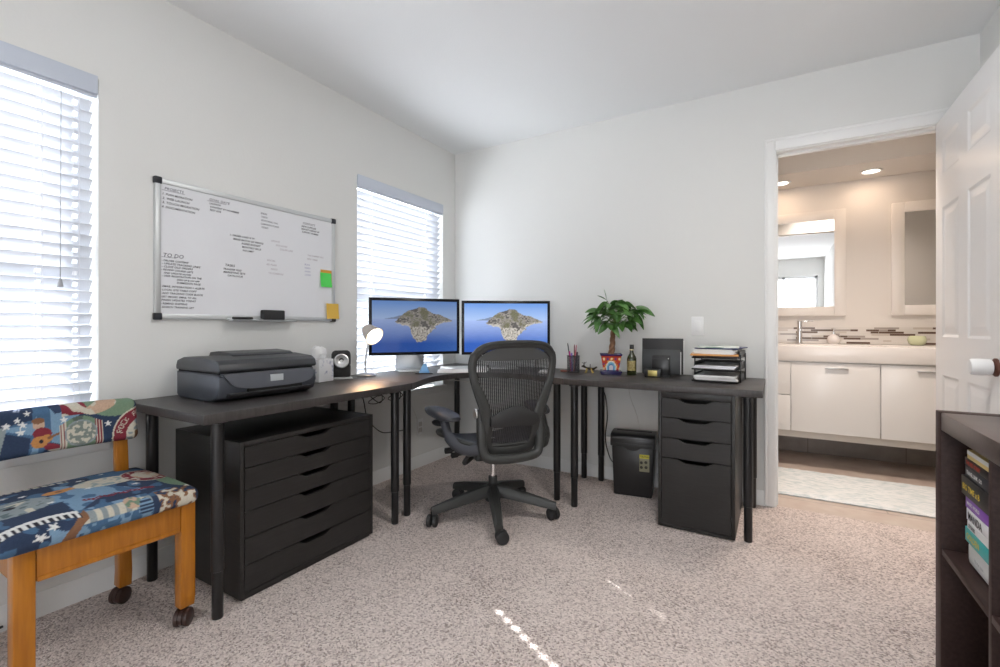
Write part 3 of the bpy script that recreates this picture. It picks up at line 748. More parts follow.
# laptop, cream box, blue stand, mouse on the corner desk
def obox(c, rz): return Matrix.Translation(c) @ Matrix.Rotation(rz, 4, 'Z')
rz = radians(36)
t = thing('laptop', 'closed silver laptop lying on the corner desk below the monitors', 'laptop', (.425, -.475, TZ1), rz)
m = MB(); m.box(-.165, .165, -.06, .170, .001, .009, .003); m.build('base', M_ALU, t, local=True)
m = MB(); m.box(-.165, .165, -.06, .170, .010, .016, .003); m.build('lid', M_ALU, t, local=True)
m = MB(); m.box(-.160, .160, -.056, .165, .0085, .0105); m.build('seam', M_BPLAS, t, local=True)
t = thing('keyboard', 'slim white keyboard on the corner desk in front of the laptop', 'keyboard', (.485, -.585, TZ1), rz)
m = MB(); m.prism([(-.055, 0), (.055, 0), (.055, .014), (-.055, .006)], 'x', -.16, .16, .002); m.build('case', M_WPLAS, t, local=True)
m = MB()
for r in range(5):
    for c in range(14):
        x = -.148+c*.0215; y = -.046+r*.0195; z = .0065+(y+.055)*.0725
        m.box(x, x+.0175, y, y+.0155, z, z+.003, .0006, 1)
m.build('keys', mat('key_white', (.88, .88, .87), .5), t, local=True)
tri = thing('wedge_stand', 'small blue triangular stand on the corner desk under the left monitor', 'stand', (.345, -.800, TZ1), radians(36))
m = MB(); m.box(-.055, .055, -.028, .028, 0, .007, .002); m.build('base', M_BPLAS, tri, local=True)
m = MB(); m.prism([(-.034, .007), (.034, .007), (.010, .062), (-.006, .062)], 'y', -.016, .018, .002); m.build('wedge', mat('sky_blue', (.18, .42, .78), .35), tri, local=True)
m = MB(); m.lathe([(0, 0), (.020, 0), (.028, .006), (.028, .014), (.018, .026), (0, .030)], (0, 0, 0), 20, Matrix.Diagonal((1, 1.8, 1, 1)))
mo = m.build('computer_mouse', M_WPLAS); mo.location = (1.00, -.40, TZ1); mo.rotation_euler = (0, 0, radians(-20))
tag(mo, 'white computer mouse on the desk seen through the chair mesh', 'mouse')
m = MB(); m.box(-.03, .03, -.012, .012, 0, .010, .003, M=obox((1.06, -.215, TZ1), radians(15))); tag(m.build('flat_wooden_block', mat('red_brown', (.26, .08, .05), .4)), 'small flat reddish-brown block lying left of the pen cup', 'block')

# pen cup and pens
px, py = 1.118, -.215
t = thing('pen_cup', 'dark mesh pen cup on the right desk, beside the right monitor', 'pen cup', (px, py, TZ1))
b = MB()
b.grid(40, 1, lambda u, v: (px+.041*cos(2*pi*u), py+.041*sin(2*pi*u), TZ1+.001+.106*v), uv=lambda u, v: (u, v)); b.build('mesh_wall', weave_mat('cup_weave', (.05, .045, .055), 70, 28, .55), t)
b = MB(); b.lathe([(0, 0), (.0415, 0), (.0415, .004), (0, .004)], (px, py, TZ1), 28); b.build('base', M_BMETAL, t)
b = MB(); b.tube([(px+.0415*cos(2*pi*k/28), py+.0415*sin(2*pi*k/28), TZ1+.107) for k in range(29)], .0022, 6); b.build('rim', M_BMETAL, t)
pens = [(-.024, .010, -.055, .0, .165, (.04, .04, .045), 'black pen leaning left in the pen cup, the longest one'), (-.018, -.018, -.018, -.01, .118, (.62, .02, .28), 'magenta marker at the left front of the pen cup'),
        (-.003, -.024, -.002, -.012, .108, (.26, .12, .60), 'purple marker at the front of the pen cup'), (.008, .012, -.004, .012, .155, (.22, .02, .03), 'dark red pen standing at the back of the pen cup'),
        (.020, .004, .010, .012, .150, (.03, .05, .05), 'dark green pen standing right of the red one in the cup'), (.012, -.020, .040, -.006, .155, (.55, .12, .16), 'red pencil leaning right in the pen cup'), (.026, -.010, .032, -.004, .115, (.06, .02, .05), 'dark marker at the right edge of the pen cup')]
for dx, dy, tx, ty, ln, c, lb in pens:
    a = Vector((px+dx*.6, py+dy*.6, TZ1+.006)); d = Vector((tx-dx*.0, ty, ln)).normalized(); d = Vector((tx*.45, ty*.45, ln)).normalized()
    ln *= 1.13; e = a+d*ln; r = .0052 if 'marker' in lb else .0036
    t = thing('marker_pen' if 'marker' in lb else 'pen', lb, 'pen', a)
    b = MB(); b.tube([a, a+d*ln*.70], r, 8); b.build('barrel', mat('pen_%d' % int(c[0]*1000+c[2]*77), c, .35), t)
    b = MB(); b.tube([a+d*ln*.70, a+d*ln*.95, e], [r*1.15, r*1.1, r*.6], 8); b.build('cap', mat('pencap_%d' % int(c[0]*1000+c[2]*77), tuple(x*.8 for x in c), .3), t)
# metal animal figurine
fx, fy = 1.228, -.215
t = thing('metal_figurine', 'tiny dark metal animal figurine with antlers between pen cup and plant', 'figurine', (fx, fy, TZ1))
b = MB(); z = TZ1
b.tube(cr([(fx-.030, fy, z+.036), (fx-.010, fy, z+.030), (fx+.012, fy, z+.026), (fx+.030, fy, z+.028), (fx+.052, fy, z+.042)], 4), [.006]*5+[.009]*8+[.006]*3+[.002], 8)
b.tube([(fx-.030, fy, z+.036), (fx-.038, fy-.004, z+.044), (fx-.050, fy-.006, z+.040)], [.008, .009, .004], 8)
for s in (-1, 1): b.tube(cr([(fx-.036, fy+s*.003, z+.048), (fx-.033, fy+s*.012, z+.060), (fx-.024, fy+s*.014, z+.070)], 3), .0018, 6); b.tube([(fx-.034, fy+s*.011, z+.058), (fx-.044, fy+s*.014, z+.068)], .0016, 6)
b.tube([(fx+.006, fy, z+.030), (fx+.006, fy, z+.058)], .0025, 6)
b.build('body', mat('dark_bronze', (.06, .05, .04), .3, .8), t)
for lx_, ly_ in ((-.016, .008), (-.016, -.008), (.016, .008), (.016, -.008)):
    b = MB(); b.tube([(fx+lx_, fy+ly_*.6, z+.030), (fx+lx_*1.2, fy+ly_, z+.014), (fx+lx_*1.5, fy+ly_, z)], [.005, .004, .004], 8); b.build('leg', mat('brass', (.55, .42, .14), .3, .9), t)

# plant
def plant():
    px, py = 1.366, -.205; z = TZ1
    t = thing('money_tree', 'money tree with a braided trunk in a painted pot on the right desk', 'potted plant', (px, py, z), radians(20))
    b = MB(); b.box(-.062, .062, -.062, .062, 0, .010, .003); b.box(-.066, .066, -.066, .066, .010, .022, .003); b.build('saucer', mat('cobalt_glaze', (.018, .014, .085), .15), t, local=True)
    # square tapering pot, painted flowers
    def pot_col(p):
        z_ = (p.z-.022)/.106; side = 'x' if abs(p.x) > abs(p.y) else 'y'; s = (p.y if side == 'x' else p.x)/.06
        if z_ > .90: return (.022, .016, .10)
        if z_ < .07: return (.022, .016, .10)
        r = math.hypot(s*1.0, (z_-.18)*1.25); a = math.atan2(z_-.18, s)
        if r < .22: return (.60, .58, .62)
        if r < .30: return (.03, .10, .35)
        if r < .46: return (.16, .45, .62)
        if r < .54: return (.85, .75, .65)
        if r < .66: return (.62, .30, .03) if sin(a*9) > -.2 else (.45, .03, .02)
        q = sin(s*8.0+1)*sin(z_*11)
        if q > .72: return (.85, .72, .45)
        if q > .5: return (.70, .33, .04)
        if q < -.75: return (.03, .04, .22)
        return (.52, .045, .02)
    b = MB(); rings = []; n = 20
    for k in range(25):
        zz = .022+.106*k/24; h = .046+.017*k/24
        if k >= 22: h += .004
        rg = []
        for q in range(4):
            c0 = [(-1, -1), (1, -1), (1, 1), (-1, 1)][q]; c1 = [(1, -1), (1, 1), (-1, 1), (-1, -1)][q]
            for i in range(n):
                f = i/n; x = (c0[0]+(c1[0]-c0[0])*f)*h; y = (c0[1]+(c1[1]-c0[1])*f)*h
                rg.append(b.bm.verts.new((x, y, zz)))
        rings.append(rg)
    for A, B in zip(rings, rings[1:]):
        for i in range(4*n): b.bm.faces.new((A[i], A[(i+1) % (4*n)], B[(i+1) % (4*n)], B[i]))
    b.bm.faces.new(rings[0][::-1])
    b.build('pot', vcol_mat('talavera_glaze', .18, 0, .6), t, local=True, colors=pot_col)
    b = MB(); b.box(-.060, .060, -.060, .060, .108, .114); b.build('soil', mat('potting_soil', (.03, .02, .014), .95), t, local=True)
    b = MB(); Hh = .20
    for s in range(3):
        pts = []; rad = []
        for k in range(25):
            f = k/24; a = s*2*pi/3+f*pi*3.2; rr = .0105*(1-.35*f)
            pts.append((rr*cos(a)+.030*f*f+.006*sin(f*5), rr*sin(a), .112+Hh*f)); rad.append(.0115-.004*f)
        b.tube(pts, rad, 9)
    b.build('trunk', color_noise(mat('braided_bark', (.22, .11, .06), .75), (.16, .075, .04), (.32, .18, .10), 60, (1, 1, .3)), t, local=True)
    # palmate leaves on petioles
    b = MB(); st = MB(); rnd = random.Random(11); top = Vector((.030, 0, .318))
    def leaf(base, d, ln, wd, droop, roll=None):
        roll = rnd.uniform(-1.0, 1.0) if roll is None else roll
        d = d.normalized(); sd = d.cross(Vector((0, 0, 1)))
        sd = sd.normalized() if sd.length > .05 else Vector((1, 0, 0)); sd = sd*cos(roll)+d.cross(sd).normalized()*sin(roll); N = 9; rows = []
        for k in range(N+1):
            f = k/N; w = wd*(sin(pi*min(1, f*.93+.05))**.85)*(1-.10*f); c = base+d*ln*f+Vector((0, 0, -droop*ln*f*f))
            up = sd.cross(d).normalized()*(.22*w); rows.append([b.bm.verts.new(c-sd*w+up), b.bm.verts.new(c), b.bm.verts.new(c+sd*w+up)])
        for A, B in zip(rows, rows[1:]):
            for i in range(2): b.bm.faces.new((A[i], A[i+1], B[i+1], B[i]))
    # (azimuth deg, elevation, petiole length, leaflets, leaflet length); azimuth 0 = right in the picture
    heads = [(5, 42, .150, 5, .110), (-25, 30, .165, 5, .105), (40, 62, .145, 5, .100), (100, 58, .13, 5, .09), (165, 40, .150, 6, .110), (190, 22, .150, 5, .110), (215, 48, .130, 5, .105), (250, 28, .125, 5, .105), (285, 44, .120, 5, .105), (318, 22, .125, 5, .100), (182, 68, .175, 5, .09), (350, 68, .165, 5, .100), (268, 66, .13, 5, .10), (150, 10, .10, 4, .09), (235, 2, .085, 5, .095), (20, 8, .09, 4, .085), (300, 4, .07, 4, .08), (330, 84, .16, 5, .085), (60, 78, .185, 5, .09), (205, 62, .17, 5, .10), (170, 8, .11, 5, .11)]
    for az, el, pl, nl, ll in heads:
        nl = max(4, nl-1)
        az = radians(az); el = radians(el); pl *= .80
        d = Vector((cos(az)*cos(el), sin(az)*cos(el), sin(el))); tip = top+d*pl
        mid = top+d*pl*.5+Vector((0, 0, .012)); st.tube(cr([top-Vector((0, 0, .01)), mid, tip], 5), [.0026]*5+[.002]*6, 6)
        for i in range(nl):
            a = az+(i-(nl-1)/2)*radians(50)+rnd.uniform(-.2, .2); e = rnd.uniform(-.55, .30)
            leaf(tip, Vector((cos(a), sin(a), e)), ll*rnd.uniform(.78, 1.12), .0225*rnd.uniform(.85, 1.15), rnd.uniform(.10, .60))
    # the lone long leaf reaching right, and thin young leaves at the upper left
    ar = Vector((cos(radians(-8)), sin(radians(-8)), 0)); tip = top+ar*.125+Vector((0, 0, .105)); st.tube(cr([top, top+ar*.06+Vector((0, 0, .075)), tip], 5), [.0026]*5+[.0018]*6, 6)
    leaf(tip, ar+Vector((0, 0, -.25)), .115, .023, .30, 1.1); leaf(tip, ar*.6+Vector((0, -.3, -.9)), .085, .018, .2, .3)
    al = -ar; tip = top+al*.055+Vector((0, 0, .150)); st.tube(cr([top, top+al*.02+Vector((0, 0, .08)), tip], 5), [.0026]*5+[.0015]*6, 6)
    leaf(tip, al*.25+Vector((0, 0, 1)), .075, .006, .0); leaf(tip, al*.8+Vector((0, 0, .5)), .07, .008, .1)
    st.build('stems', mat('green_stem', (.12, .20, .05), .5), t, local=True)
    lm = color_noise(mat('leaf_green', (.06, .17, .035), .38), (.030, .105, .018), (.11, .25, .06), 14)
    b.build('foliage', lm, t, local=True, smooth=60)
plant()
# small wine bottle
bx_, by_ = 1.494, -.190
t = thing('wine_bottle', 'small dark green wine bottle with a gold label beside the plant', 'bottle', (bx_, by_, TZ1))
b = MB(); b.lathe([(0, 0), (.0265, 0), (.0285, .004), (.0285, .098), (.026, .112), (.015, .130), (.0115, .140), (.0115, .150)], (bx_, by_, TZ1), 28); b.build('glass_body', mat('bottle_green', (.020, .026, .006), .10, coat=.5), t)
b = MB(); b.lathe([(.0118, .146), (.0128, .150), (.0128, .184), (.0120, .188), (0, .188)], (bx_, by_, TZ1), 24); b.build('capsule', M_BPLAS, t)
b = MB(); b.lathe([(.0132, .152), (.0132, .160), (.0127, .160), (.0127, .152), (.0132, .152)], (bx_, by_, TZ1), 24, cap=False); b.build('gold_band', mat('pale_gold', (.62, .55, .36), .4, .3), t)
b = MB(); 
b.grid(24, 1, lambda u, v: (bx_+.0289*sin(-1.5+3.0*u-.35), by_-.0289*cos(-1.5+3.0*u-.35), TZ1+.028+.060*v)); o = b.build('label', color_noise(mat('gold_label', (.36, .29, .10), .5), (.22, .17, .05), (.50, .42, .20), 60), t)
# letter sorter with folders
t = thing('file_sorter', 'black stepped metal file sorter on the right desk, dark folders upright in it', 'file sorter', (1.665, -.150, TZ1), radians(4))
b = MB(); b.box(-.060, .060, -.085, .085, 0, .006, .002)
for y, h in ((-.050, .105), (.000, .125), (.060, .145)): b.box(-.050, .050, y-.003, y+.003, .004, h, .0029)
b.build('rack', M_BMETAL, t, local=True)
def folder(name, lb, y, x0, x1, z1, m, lean=.0, th=.010, z0=.008):
    t = thing(name, lb, 'folder', (1.665, -.150, TZ1), radians(4)); M = Matrix.Translation((0, y, 0)) @ Matrix.Rotation(lean, 4, 'X')
    b = MB(); b.box(x0, x1, -th/2, th/2, z0, z1, .002, M=M); b.build('cover', m, t, local=True)
    b = MB(); b.box(x0+.006, x1+.004, -th/2+.002, th/2-.002, z0+.001, z1-.012, M=M); b.build('papers', M_PAPER, t, local=True)
folder('binder', 'wide black binder standing at the back of the file sorter', .046, -.122, .120, .226, mat('black_leatherette', (.022, .022, .024), .5), -.03, .016)
folder('document_folder', 'dark grey folder standing in front of the black binder', .014, -.112, .106, .158, mat('slate_folder', (.050, .054, .056), .45), -.04, .012)
folder('document_folder', 'small black folder standing in the front slot of the file sorter', -.028, -.052, .040, .122, mat('black_folder', (.020, .020, .022), .45), -.06, .010)
t = thing('card_box', 'black block with a gold face in front of the file sorter', 'box', (1.640, -.268, TZ1), radians(4))
b = MB(); b.box(-.045, .045, -.018, .018, 0, .048, .003); b.build('body', M_BPLAS, t, local=True)
b = MB(); b.box(-.026, .026, -.0195, -.0175, .008, .042, .0006); b.build('face_plate', mat('gold_plate', (.48, .40, .14), .35, .6), t, local=True)

# letter trays
def trays():
    t = thing('letter_tray', 'black three-tier letter tray stacked with papers at the right desk end', 'letter tray', (1.993, -.235, TZ1), radians(-4))
    x0, x1, y0, y1 = -.112, .112, -.155, .150
    for k in range(3):
        z = .004+k*.062; b = MB(); b.box(x0, x1, y0, y1, z, z+.004, .0015)
        for s in (x0, x1-.004): b.prism([(y0+.035, z), (y1, z), (y1, z+.040), (y0+.075, z+.040)], 'x', s, s+.004)
        b.box(x0, x1, y1-.004, y1, z, z+.040); b.tube([(x0, y0, z+.005), (x1, y0, z+.005)], .004, 8)
        b.build('tray', M_BPLAS, t, local=True)
    for x in (x0-.003, x1+.003):
        for y in (y0+.09, y1-.03):
            b = MB(); b.box(x-.003, x+.003, y-.005, y+.005, 0, .150, .0015); b.build('post', M_BMETAL, t, local=True)
    rnd = random.Random(5)
    def sheets(name, lb, z0, n, col, w=.205, l=.285, th=.004, cat='papers', skew=3):
        t2 = thing(name, lb, cat, (1.993, -.235, TZ1+z0), radians(-4)); b = MB()
        for i in range(n):
            M = Matrix.Translation((rnd.uniform(-.004, .004), rnd.uniform(-.006, .004), i*th)) @ Matrix.Rotation(radians(rnd.uniform(-skew, skew)), 4, 'Z')
            b.box(-w/2, w/2, -l/2-.005, l/2-.005, 0, th*.9, M=M)
        b.build('sheets', col, t2, local=True, smooth=0); return t2
    sheets('paper_stack', 'white paper stack in the bottom letter tray', .009, 7, M_PAPER, cat='papers')
    sheets('paper_stack', 'white paper stack in the middle letter tray', .071, 5, mat('cool_paper', (.76, .77, .80), .7), cat='papers')
    sheets('paper_stack', 'dark folders lying lowest in the top letter tray', .133, 2, mat('dark_folder', (.05, .03, .03), .6), .215, .29, .005)
    t2 = thing('manila_envelope', 'orange manila envelope sticking out left of the top letter tray', 'envelope', (1.978, -.245, TZ1+.1435), radians(5))
    b = MB(); b.box(-.125, .108, -.160, .145, 0, .008, .002); b.build('envelope', mat('manila', (.72, .36, .12), .65), t2, local=True)
    b = MB(); b.prism([(-.120, .145), (.10, .145), (.06, .06), (-.08, .06)], 'z', .0082, .0090); b.build('flap', mat('manila', (.72, .36, .12), .65), t2, local=True)
    sheets('paper_stack', 'white paper pile on the orange envelope in the top tray', .1525, 6, M_PAPER, .205, .28, .0042, skew=5)
    t2 = thing('notebook', 'navy notebook lying near the top of the letter tray pile', 'notebook', (2.000, -.235, TZ1+.1785), radians(-8))
    b = MB(); b.box(-.100, .112, -.142, .13, 0, .006, .002); b.build('cover', mat('navy_cover', (.03, .04, .13), .5), t2, local=True)
    t2 = thing('magazine', 'magazine with a green and white cover topmost on the letter trays', 'magazine', (1.990, -.235, TZ1+.185), radians(3))
    b = MB(); b.box(-.103, .103, -.142, .135, 0, .005, .001); b.build('pages', color_noise(mat('magazine_cover', (.6, .65, .6), .4), (.20, .30, .24), (.78, .80, .76), 9, (1, 1, 1), .42, .55), t2, local=True)
trays()

# ================================================================== SHREDDER, cables, adapters
def shredder():
    t = thing('paper_shredder', 'black paper shredder on the carpet left of the narrow drawer unit', 'shredder', (1.503, -.165, 0), radians(8))
    b = MB(); b.prism([(-.112, 0), (.112, 0), (.125, .300), (-.125, .300)], 'y', -.085, .085, .008); b.build('bin', M_BPLAS, t, local=True)
    b = MB(); b.prism(cr([(-.090, .300), (-.096, .310), (-.094, .352), (-.080, .372), (-.04, .380), (.04, .380), (.080, .372), (.092, .352), (.094, .310), (.088, .300)], 3), 'x', -.132, .132, .004); b.build('head', mat('shredder_head', (.020, .020, .022), .3), t, local=True)
    b = MB(); b.box(-.105, .105, -.008, .008, .378, .383, .001); b.build('feed_slot', M_DARK, t, local=True)
    b = MB(); b.prism([(-.120, .302), (-.050, .302), (-.030, .286), (0, .280), (.030, .286), (.050, .302), (.120, .302), (.120, .322), (-.120, .322)], 'y', -.100, -.090, .001); b.build('front_lip', M_GRAPH2, t, local=True)
    b = MB(); b.box(-.118, .118, -.097, -.092, .346, .360, .002); b.build('front_band', mat('shredder_band', (.10, .10, .105), .25), t, local=True)
    st = MB(); y = -.0868
    st.box(.040, .098, y-.0012, y, .158, .262, .0005); s = st.build('warning_label', mat('label_grey', (.34, .33, .22), .5), t, local=True)
    st = MB(); st.box(.041, .097, y-.0018, y-.0010, .238, .261); st.build('yellow_band', mat('label_yellow', (.72, .66, .05), .5), s, local=True)
    st = MB()
    for (a, c) in ((.052, .212), (.078, .216), (.052, .184), (.079, .186)): st.lathe([(0, 0), (.009, 0), (.009, .0008), (0, .0008)], (a, y-.0018, c), 14, Matrix.Rotation(pi/2, 4, 'X'))
    st.text('CAUTION', .0115, FACE_NY((.0445, y-.0022, .245)), bold=.0003)
    st.build('pictograms', mat('label_black', (.03, .03, .02), .6), s, local=True, smooth=0)
shredder()
t = thing('power_adapter', 'white power adapter plugged in the back wall beside the shredder', 'adapter', (1.300, -.03, .262))
b = MB(); b.box(1.268, 1.345, -.060, -.007, .265, .300, .006); b.build('brick', M_WPLAS, t)
b = MB(); b.box(1.272, 1.342, -.006, 0, .225, .340, .002); b.build('outlet_plate', M_WPLAS, t)
def cable(label, pts, r, m, n=6):
    b = MB(); b.tube(cr(pts, n), r, 6); return tag(b.build('power_cable', m), label, 'cable')
M_CBLK = mat('cable_black', (.012, .012, .012), .5); M_CWHT = mat('cable_white', (.70, .68, .64), .5)
cable('black cable hanging from the wire tray down behind the shredder', [(1.245, -.16, .66), (1.30, -.13, .60), (1.315, -.115, .45), (1.30, -.11, .30), (1.325, -.10, .18), (1.352, -.075, .13), (1.36, -.05, .12)], .0038, M_CBLK)
cable('thin white cord rising up the back wall above the shredder', [(1.50, -.012, .36), (1.48, -.012, .45), (1.44, -.012, .56), (1.42, -.012, .66)], .0018, M_CWHT)
cable('white cable drooping below the corner desk behind the chair', [(.10, -.50, .665), (.25, -.33, .64), (.40, -.20, .61), (.60, -.10, .60), (.85, -.06, .61), (1.05, -.05, .66)], .0035, M_CWHT)
cable('black cable looping down between the two left desk legs', [(.16, -1.22, .69), (.18, -1.16, .62), (.16, -1.10, .48), (.11, -.95, .37), (.06, -.80, .33), (.03, -.62, .31)], .0032, M_CBLK)
cable('pale cable hanging at the left wall behind the desk legs', [(.03, -.66, .56), (.035, -.58, .48), (.04, -.52, .38), (.03, -.50, .30), (.02, -.47, .25)], .0025, M_CWHT)
t = thing('power_outlet', 'cream wall outlet low on the left wall under the window', 'outlet', (0, -.44, .24))
b = MB(); b.box(0, .006, -.475, -.405, .235, .350, .002); b.build('cover_plate', M_WPLAS, t)
b = MB(); b.box(.006, .009, -.458, -.422, .255, .287, .001); b.box(.006, .009, -.458, -.422, .298, .330, .001); b.build('sockets', mat('socket_grey', (.6, .58, .55), .5), t)
# power strip on the window ledge with plugs
t = thing('power_strip', 'white power strip with cables on the window ledge under the corner desk', 'power strip', (.040, -.83, W2[2]+.006))
zz = W2[2]+.0065
b = MB(); b.box(-.030, .034, -1.02, -.66, zz, zz+.036, .006); b.build('case', M_WPLAS, t)
for i in range(4):
    y = -1.00+i*.085; b = MB(); b.box(.0345, .056, y, y+.03, zz+.004, zz+.032, .003); b.build('plug', M_CBLK if i % 2 else M_WPLAS, t)
    b = MB(); b.tube(cr([(.056, y+.015, zz+.018), (.085, y+.03, zz-.010), (.100, y+.06*(-1)**i, zz-.030), (.080, y+.10*(-1)**i, zz-.012), (.060, y+.11, zz+.050), (.055, y+.12, zz+.10)], 4), .0028, 6); b.build('cord', M_CBLK, t)
# wire cable tray under the right part of the desk
t = thing('cable_tray', 'wire cable tray hanging under the desk above the shredder', 'cable tray', (1.27, -.15, .645))
b = MB()
for y in (-.20, -.165, -.13, -.10): b.tube([(.99, y, .652), (1.42, y, .652)], .0022, 6)
for z in (.672, .690):
    for y in (-.205, -.095): b.tube([(.99, y, z), (1.42, y, z)], .0022, 6)
for i in range(14):
    x = .995+i*.0325; b.tube([(x, -.205, .699), (x, -.205, .652), (x, -.095, .652), (x, -.095, .699)], .0018, 6)
b.build('wire_basket', mat('dark_wire', (.05, .05, .05), .4, .6), t)
b = MB()
for i in range(6):
    y = -.19+i*.017; b.tube(cr([(1.0, y, .665), (1.1, y+.02*sin(i), .670), (1.22, y-.01, .663), (1.32, y+.015*cos(i), .672), (1.41, y, .664)], 4), .0035, 6)
b.build('bundled_cables', M_CBLK, t)

# ================================================================== WHITEBOARD
def whiteboard():
    y0, y1, z0, z1 = -2.151, -1.222, 1.066, 1.666
    t = thing('whiteboard', 'wall-mounted whiteboard covered in handwritten lists', 'whiteboard', (.01, (y0+y1)/2, z0))
    b = MB(); b.box(.004, .014, y0+.006, y1-.006, z0+.006, z1-.006); b.build('board', mat('board_white', (.80, .81, .84), .18), t)
    b = MB(); f = .022
    for a in ((y0, y1, z0, z0+f), (y0, y1, z1-f, z1), (y0, y0+f, z0+f, z1-f), (y1-f, y1, z0+f, z1-f)): b.box(0, .020, *a, .003)
    b.build('frame', mat('satin_aluminium', (.62, .64, .65), .4, .6), t)
    for y in (y0, y1):
        for z in (z0, z1):
            ya = y-.004 if y == y0 else y-.026; za = z-.004 if z == z0 else z-.026
            b = MB(); b.box(-.0, .024, ya, ya+.030, za, za+.030, .005); b.build('corner_cap', mat('corner_black', (.012, .014, .022), .45), t)
    b = MB(); b.prism([(.020, z0+.002), (.070, z0-.008), (.074, z0-.002), (.070, z0-.003), (.020, z0+.010)], 'y', -1.86, -1.515); b.build('marker_tray', mat('satin_aluminium'), t)
    ink = mat('ink_black', (.035, .035, .045), .6); faint = mat('ink_faded', (.50, .46, .50), .6); blue = mat('ink_blue_faded', (.42, .42, .56), .6)
    xs = .0145
    def block(name, lines, y, z, size, dz, m, ind=None, slope=-.003):
        b = MB(); r = random.Random(len(lines[0])+int(abs(y)*100))
        for i, ln in enumerate(lines):
            yy = y+(ind[i] if ind else 0)+r.uniform(-.003, .003)
            b.text(ln, size*r.uniform(.92, 1.06), FACE_PX((xs, yy, z-i*dz)) @ Matrix.Rotation(slope*r.uniform(.5, 6), 4, 'Z'), shear=.2, bold=.0003, spacing=1.06)
        return b.build(name, m, t, smooth=0)
    g = mat('ink_grey', (.16, .16, .19), .6)
    block('handwriting', ['PROJECTS'], -2.116, 1.621, .0165, .02, g)
    block('handwriting', ['1. PUSH MIGRATION', '2. WEB LAUNCH', '3. TOUCH MIGRATION', '4. DOCUMENTATION'], -2.124, 1.598, .0130, .0185, ink)
    block('handwriting', ['GOAL DATE'], -1.934, 1.617, .0160, .02, g)
    block('handwriting', ['LAUNCH', 'CONTENT BY NOVEMBER', 'TEST SITE'], -1.930, 1.600, .0120, .0150, ink)
    block('handwriting', ['IDEAS', 'TESTS', 'EDITORIAL CAL.', 'CAMPAIGN PLANS', 'VIDEO'], -1.682, 1.606, .0125, .0175, g)
    block('handwriting', ['CONTACT'], -1.440, 1.602, .0150, .02, g)
    block('handwriting', ['NEW SUPPLIER', 'REPORT NEEDED IN', 'SUPPORT NUMBER'], -1.446, 1.584, .0128, .0150, ink)
    block('handwriting', ['1. ORDER CARD X IN', '    MAKE BATCH OF PRINTS', 'AGREE BUDGET', 'MONTHLY BILLS', 'NO LIMIT'], -1.836, 1.470, .0126, .0165, ink, [0, 0, .055, .055, .06])
    block('handwriting', ['TO DO'], -2.124, 1.333, .0250, .03, g)
    block('handwriting', ['- DELIVER CONTENT', '- UPDATE TRACKING LINKS', '- CLOSE OLD ORDERS', '- REVIEW COURSE LISTS', '  AND UPDATE NOTES', '- USER REGISTRATION ON THE', '  SIGN UP & ON APP', '  SUBMISSION PAGE'], -2.126, 1.314, .0112, .0132, ink, [0, 0, 0, 0, 0, 0, .05, .05])
    block('handwriting', ['- EMAIL INTEGRATION + ALERTS', '- LOCAL SITE TABLE COPY', '- ADD TRACKING CODE BLOCK', '- GET IMAGES, EMAIL TO ALL', '- FINISH UPDATES TODAY', '- REMIND SHIPPING', '- SEARCH TRAINING LIST'], -2.132, 1.203, .0112, .0148, ink)
    block('handwriting', ['TASKS'], -1.862, 1.322, .0150, .02, ink)
    block('handwriting', ['TRANSFER FILES', 'MARKETING SETS', 'CATALOGUE'], -1.866, 1.304, .0122, .0150, ink, [0, 0, .02])
    block('faded_handwriting', ['UPDATE', 'SITE NOTES', 'COLOR LINE'], -1.628, 1.475, .0125, .019, faint, [0, .03, .05])
    block('faded_handwriting', ['SOCIAL', 'AD PLAN', 'POSTS', 'TO SCHEDULE'], -1.650, 1.372, .0130, .022, faint, [0, 0, .02, .01])
    block('faded_handwriting', ['BLOG', 'VIDEO', 'SHOPS', 'LOGO'], -1.425, 1.375, .0125, .019, blue)
    block('faded_handwriting', ['THIS SUMMER SALE', 'NEW TERMS'], -1.410, 1.428, .0125, .020, faint)
    for (a, c, z) in ((-2.124, -2.035, 1.617), (-1.940, -1.855, 1.613), (-2.126, -2.07, 1.331)):
        b = MB(); b.box(xs, xs+.0003, a, c, z, z+.0016); b.build('underline', mat('ink_grey'), t, smooth=0)
    b = MB(); b.box(.0205, .052, -1.690, -1.570, z0+.002, z0+.052, .006)
    e = thing('board_eraser', 'black felt eraser resting on the whiteboard tray', 'eraser', (.036, -1.63, z0+.002)); b.build('body', M_BPLAS2, e)
    b = MB(); b.box(.0195, .0215, -1.686, -1.574, z0+.006, z0+.048); b.build('felt', mat('grey_felt', (.12, .12, .13), .95), e)
    mk = thing('board_marker', 'black marker lying on the left end of the whiteboard tray', 'marker', (.045, -1.80, z0+.003))
    b = MB(); b.tube([(.045, -1.84, z0+.008), (.045, -1.775, z0+.008)], .0065, 10); b.build('barrel', M_BPLAS, mk)
    b = MB(); b.tube([(.045, -1.775, z0+.008), (.045, -1.745, z0+.008)], .0072, 10); b.build('cap', M_GRAPH, mk)
whiteboard()
